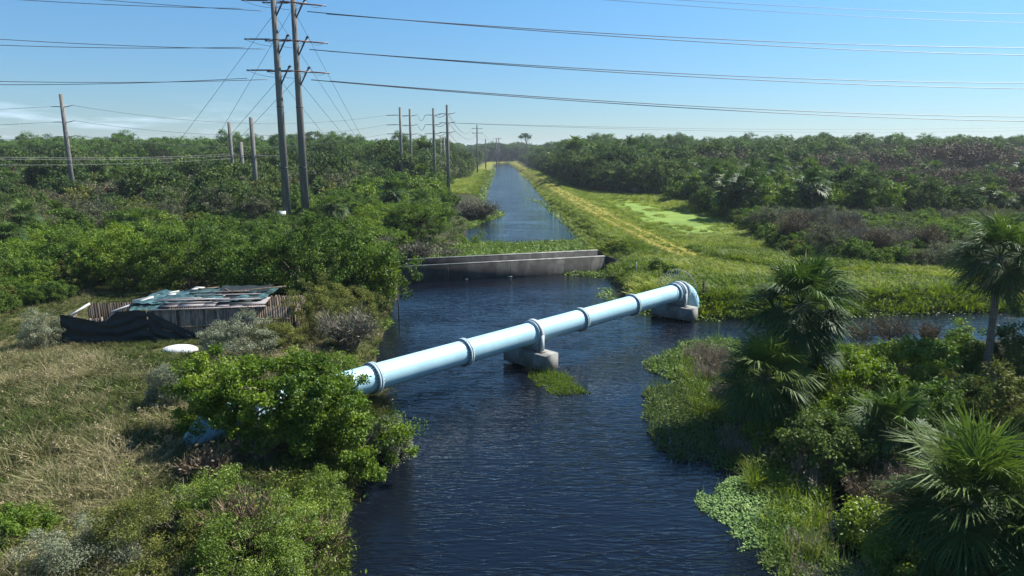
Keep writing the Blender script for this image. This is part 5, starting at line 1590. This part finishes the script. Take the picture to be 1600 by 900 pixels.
# right meadow and canal banks
def meadow(x, y):
    e = np.interp(y, REDGE_Y, REDGE_X) + 2
    r1 = (x < e) & (x > canal_right(np.maximum(y, 60)) - 1) & (np.abs(x) < .78 * y + 3)
    r2 = (x < 0) & (x > np.interp(y, [180, 200, 600], [-18, -21, -28])) & (y > 178)
    pick = rv.random(len(x)) < np.clip(70 / y, .05, 1) ** 1.2
    return (r1 | r2) & pick & ((sdist(WATER, x, y) > .05))
x, y = spread_pts(-25, 62, 46, 110, 52000, meadow)
x2, y2 = spread_pts(-25, 40, 110, 400, 90000, meadow)
x, y = np.r_[x, x2], np.r_[y, y2]
pd = sdist(POND, x, y); cx = np.interp(y, [56, 64, 72, 80, 95, 130, 176, 300, 622], [42, 24, 18.5, 16.8, 15.4, 13.9, 12.4, 9.3, 3.2])
ok = ((pd > .1) | (fbm(x * 1.0, y * .35, 2.2, 64) > .61) | ((pd > -2.5) & (rv.random(len(x)) < .5))) & ~((np.abs(np.abs(x - cx) - .95) < .33) & (rv.random(len(x)) < .85) & (y > 64))
x, y, cx = x[ok], y[ok], cx[ok]; n_ = len(x)
dw = sdist(WATER, x, y)
hs = np.where(np.abs(x - cx) < 2.4, .42, 1.0) * rv.uniform(.6, 1.2, n_) * (1 + np.clip(y - 90, 0, 300) / 260)
hs = hs * np.where(dw < 1.2, 1.1, 1) * (.75 + .5 * fbm(x, y, 6, 61)) * np.where(y > 72, .72, 1)
dn = fbm(x, y, 7, 62) + rv.normal(size=n_) * .08 - .12 * (dw < 3.5)
vi = np.where(dn > .56, rv.integers(0, 2, n_), np.where((dn > .40) | (y > 78), rv.integers(1, 4, n_), rv.integers(3, 6, n_)))
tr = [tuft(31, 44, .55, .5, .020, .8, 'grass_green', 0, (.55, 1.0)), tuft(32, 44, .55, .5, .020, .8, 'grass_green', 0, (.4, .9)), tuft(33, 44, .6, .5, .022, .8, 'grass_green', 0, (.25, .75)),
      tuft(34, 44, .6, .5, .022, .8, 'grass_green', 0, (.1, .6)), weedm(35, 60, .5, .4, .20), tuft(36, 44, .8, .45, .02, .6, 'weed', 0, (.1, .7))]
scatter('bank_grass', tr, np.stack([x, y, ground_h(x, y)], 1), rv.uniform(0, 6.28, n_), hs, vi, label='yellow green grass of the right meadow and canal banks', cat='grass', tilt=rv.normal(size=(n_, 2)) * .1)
# duckweed-edge rushes round the pond
# ------------------------------------------------------------------ floating plant mats
def inside_pts(P, n):
    lo, hi = P.min(0), P.max(0)
    x = rv.uniform(lo[0], hi[0], n); y = rv.uniform(lo[1], hi[1], n)
    d = sdist(P, x, y) + (fbm(x, y, 1.1, 71) - .5) * 1.2 + (fbm(x, y, .35, 72) - .5) * .5
    k = d < 0
    return x[k], y[k], d[k]


def mat_of(pts, n, leaf, label, mat='mat_plant', h=.16, grass=0.15, gh=.5, name='floating_plants'):
    P = poly(pts); area = abs(np.sum(P[:, 0] * np.roll(P[:, 1], -1) - np.roll(P[:, 0], -1) * P[:, 1])) / 2
    N_ = min(int(n * area * 1.6), 60000)
    x, y, d = inside_pts(P, N_)
    C = np.stack([x, y, .01 + h * rv.random(len(x)) * np.clip(-d / .6, .1, 1) * (.4 + fbm(x, y, .8, 73))], 1)
    V, F = leaf_quads(rv, C, leaf, np.tile([0, 0, 1.], (len(C), 1)), 1.3, .75)
    g = Geo(); g.add(V, F, 0, np.repeat(np.clip(.25 + .5 * fbm(x, y, 1.0, 74) + rv.uniform(-.2, .25, len(x)), 0, 1), 4))
    if grass:
        k = rv.random(len(x)) < grass; b = C[k]; m_ = len(b)
        d_ = unit(rv.normal(size=(m_, 3)) * [1, 1, 0] + 1e-3); H_ = gh * rv.uniform(.4, 1.2, m_) * (.5 + fbm(b[:, 0], b[:, 1], 1.3, 75))
        t_ = b + d_ * (H_ * .35)[:, None] + np.array([0, 0, 1]) * H_[:, None]; s_ = np.cross(d_, [0, 0, 1.]) * leaf * .09
        V = np.stack([b - s_, b + s_, t_ + s_ * .3, t_ - s_ * .3], 1).reshape(-1, 3)
        g.add(V, np.arange(m_ * 4).reshape(-1, 4), 0, np.repeat(rv.uniform(.1, .9, m_), 4))
    return tag(g.obj(name, M[mat]), label, 'water plants', kind='stuff')


mat_of([(1088, 788), (1100, 775), (1125, 768), (1140, 745), (1165, 735), (1200, 722), (1240, 725), (1265, 770), (1270, 830), (1260, 870), (1200, 850), (1165, 858), (1150, 830), (1130, 815), (1105, 805)],
       480, .09, 'pale green floating leaf mat reaching out from the near right bank', 'mat_pale', .14, .06, .35)
mat_of([(1195, 850), (1300, 840), (1350, 930), (1260, 950), (1190, 885)], 200, .09, 'floating plants and grass at the bottom right shore', 'mat_plant', .2, .35, .7)
mat_of([(1005, 568), (1035, 553), (1060, 535), (1110, 530), (1160, 535), (1165, 565), (1120, 590), (1100, 605), (1060, 595), (1020, 582)],
       150, .14, 'bright green floating plants below the pipe on the right bank', 'mat_plant', .25, .3, .5)
mat_of([(1005, 618), (1020, 600), (1060, 598), (1110, 600), (1130, 650), (1160, 700), (1210, 735), (1150, 745), (1100, 725), (1060, 720), (1040, 700), (1015, 680), (1012, 650)],
       130, .13, 'marsh plants growing on the water left of the palm clump', 'leaf_dark', .22, .45, .55)
mat_of([(816, 590), (848, 581), (880, 586), (896, 600), (930, 615), (880, 619), (852, 606)], 360, .10, 'small floating grass island below the middle pier', 'weed', .12, .5, .35, 'floating_island')
mat_of([(828, 572), (850, 576), (880, 572), (912, 580), (905, 590), (870, 586), (835, 588)], 16, .08, 'sparse dead stalks in the water beside the floating island', 'twig_brown', .1, .9, .5, 'dead_stalks')
mat_of([(585, 560), (600, 520), (612, 500), (596, 495), (575, 520), (565, 560)], 200, .14, 'bright floating plants hugging the left bank above the pipe', 'leaf_yellow', .3, .1, .4)
mat_of([(640, 402), (700, 386), (735, 378), (800, 381), (860, 378), (905, 375), (915, 388), (945, 389), (850, 399), (720, 404), (650, 409)],
       55, .30, 'green mat of water plants trapped behind the weir', 'mat_plant', .25, .25, .5)
mat_of([(860, 427), (900, 421), (950, 420), (972, 414), (965, 432), (948, 436), (900, 431)], 90, .2, 'strip of water plants before the right end of the weir', 'mat_plant', .25, .2, .4)
mat_of([(930, 462), (945, 450), (960, 455), (975, 478), (1010, 480), (1090, 490), (1200, 495), (1100, 503), (1000, 492), (955, 482)], 90, .2, 'rim of water plants along the right bank by the pipe end', 'mat_plant', .25, .2, .4)
mat_of([(1150, 500), (1300, 493), (1490, 484), (1700, 483), (1700, 489), (1490, 490), (1300, 500), (1200, 505)], 70, .2, 'narrow rim of water plants along the inlet shore', 'mat_plant', .2, .2, .4)
mat_of([(740, 338), (775, 330), (790, 334), (775, 342), (750, 349), (735, 358), (728, 350)], 40, .4, 'green water plants round the bare bush spit', 'mat_plant', .3, .2, .4)
mat_of([(822, 310), (850, 316), (890, 350), (915, 378), (905, 380), (880, 350), (845, 318)], 25, .4, 'thin fringe of water plants along the right canal edge', 'mat_plant', .2, .2, .4)
mat_of([(748, 318), (752, 300), (762, 280), (772, 262), (775, 262), (768, 282), (760, 300), (757, 320)], 14, .6, 'thin fringe of water plants along the left canal edge', 'mat_plant', .2, .2, .4)

# reeds and marsh grass of the right foreground
def reeds(seed, n=34, h=1.3, spread=.4, mat='reed', heads=10):
    return tuft(seed, n, h, spread, .011, .25, mat, heads, (.3, .95))
x, y = spread_pts(6, 40, 14, 49, 14000, lambda x, y: (np.abs(x) < .78 * y + 2))
D = sdist(WATER, x, y); E = sdist(MARSH, x, y)
edge_px = np.interp(y, [14, 18, 20, 24, 28, 32, 38, 41], [8.2, 8.0, 8.0, 8.6, 8.6, 8.4, 9.8, 12.5])
ok = (D > -2.6) & (x > edge_px) & (y < 39.5) & (sdist(PUDDLE, x, y) > .2) & (rv.random(len(x)) < .75) & (fbm(x, y, 1.8, 83) > .36)
x, y = x[ok], y[ok]; n_ = len(x); q = fbm(x, y, 3, 81) + rv.normal(size=n_) * .1
vi = np.where(q > .6, rv.integers(0, 2, n_), rv.integers(2, 6, n_))
mt_ = [reeds(41), reeds(42, 30, 1.0, .35, 'reed', 6), tuft(43, 50, .9, .35, .012, .5, 'grass_green', 0, (.1, .7)), tuft(44, 50, .8, .4, .012, .6, 'leaf_yellow', 0, (.1, .8)), weedm(45, 90, .6, .35, .10), weedm(46, 80, .8, .3, .10, 'leaf_green')]
scatter('marsh_plants', mt_, np.stack([x, y, np.maximum(ground_h(x, y), 0) - .03], 1), rv.uniform(0, 6.28, n_), rv.uniform(.45, 1.0, n_), vi, label='mixed reeds, grass and weeds of the right marsh', cat='marsh plants', tilt=rv.normal(size=(n_, 2)) * .12)


# ------------------------------------------------------------------ haze: the air itself, one closed box round the whole place
m, n, l = mat_new('haze_air')
out = n.new('ShaderNodeOutputMaterial')
pv = n.new('ShaderNodeVolumePrincipled')
pv.inputs['Color'].default_value = (.80, .90, 1.0, 1)
pv.inputs['Density'].default_value = .00015
pv.inputs['Anisotropy'].default_value = .2
l.new(pv.outputs[0], out.inputs['Volume'])
g = Geo(); g.box((0, 2600, 23.5), (10400, 5700, 53))
hz = g.obj('haze', m)
tag(hz, 'thin pale haze in the air over the whole landscape', 'haze', kind='stuff')
scene.cycles.volume_bounces = 0

# pale headed dead reeds standing in the dark part of the marsh
P = poly([(1225, 730), (1260, 700), (1330, 695), (1400, 740), (1440, 800), (1400, 850), (1340, 760), (1290, 760), (1262, 790)])
x, y, d = inside_pts(P, 420)
n_ = len(x)
dr_ = [tuft(91, 16, 1.15, .16, .010, .22, 'reed', 6, (.55, 1.0)), tuft(92, 14, 1.35, .14, .010, .15, 'reed', 7, (.6, 1.0)), tuft(93, 26, .8, .25, .012, .9, 'reed', 0, (.1, .6))]
scatter('dead_reeds', dr_, np.stack([x, y, np.maximum(ground_h(x, y), 0)], 1), rv.uniform(0, 6.28, n_), rv.uniform(.6, 1.05, n_), rv.integers(0, 3, n_), label='dry pale headed reeds in the shaded marsh', cat='reeds', tilt=rv.normal(size=(n_, 2)) * .12)
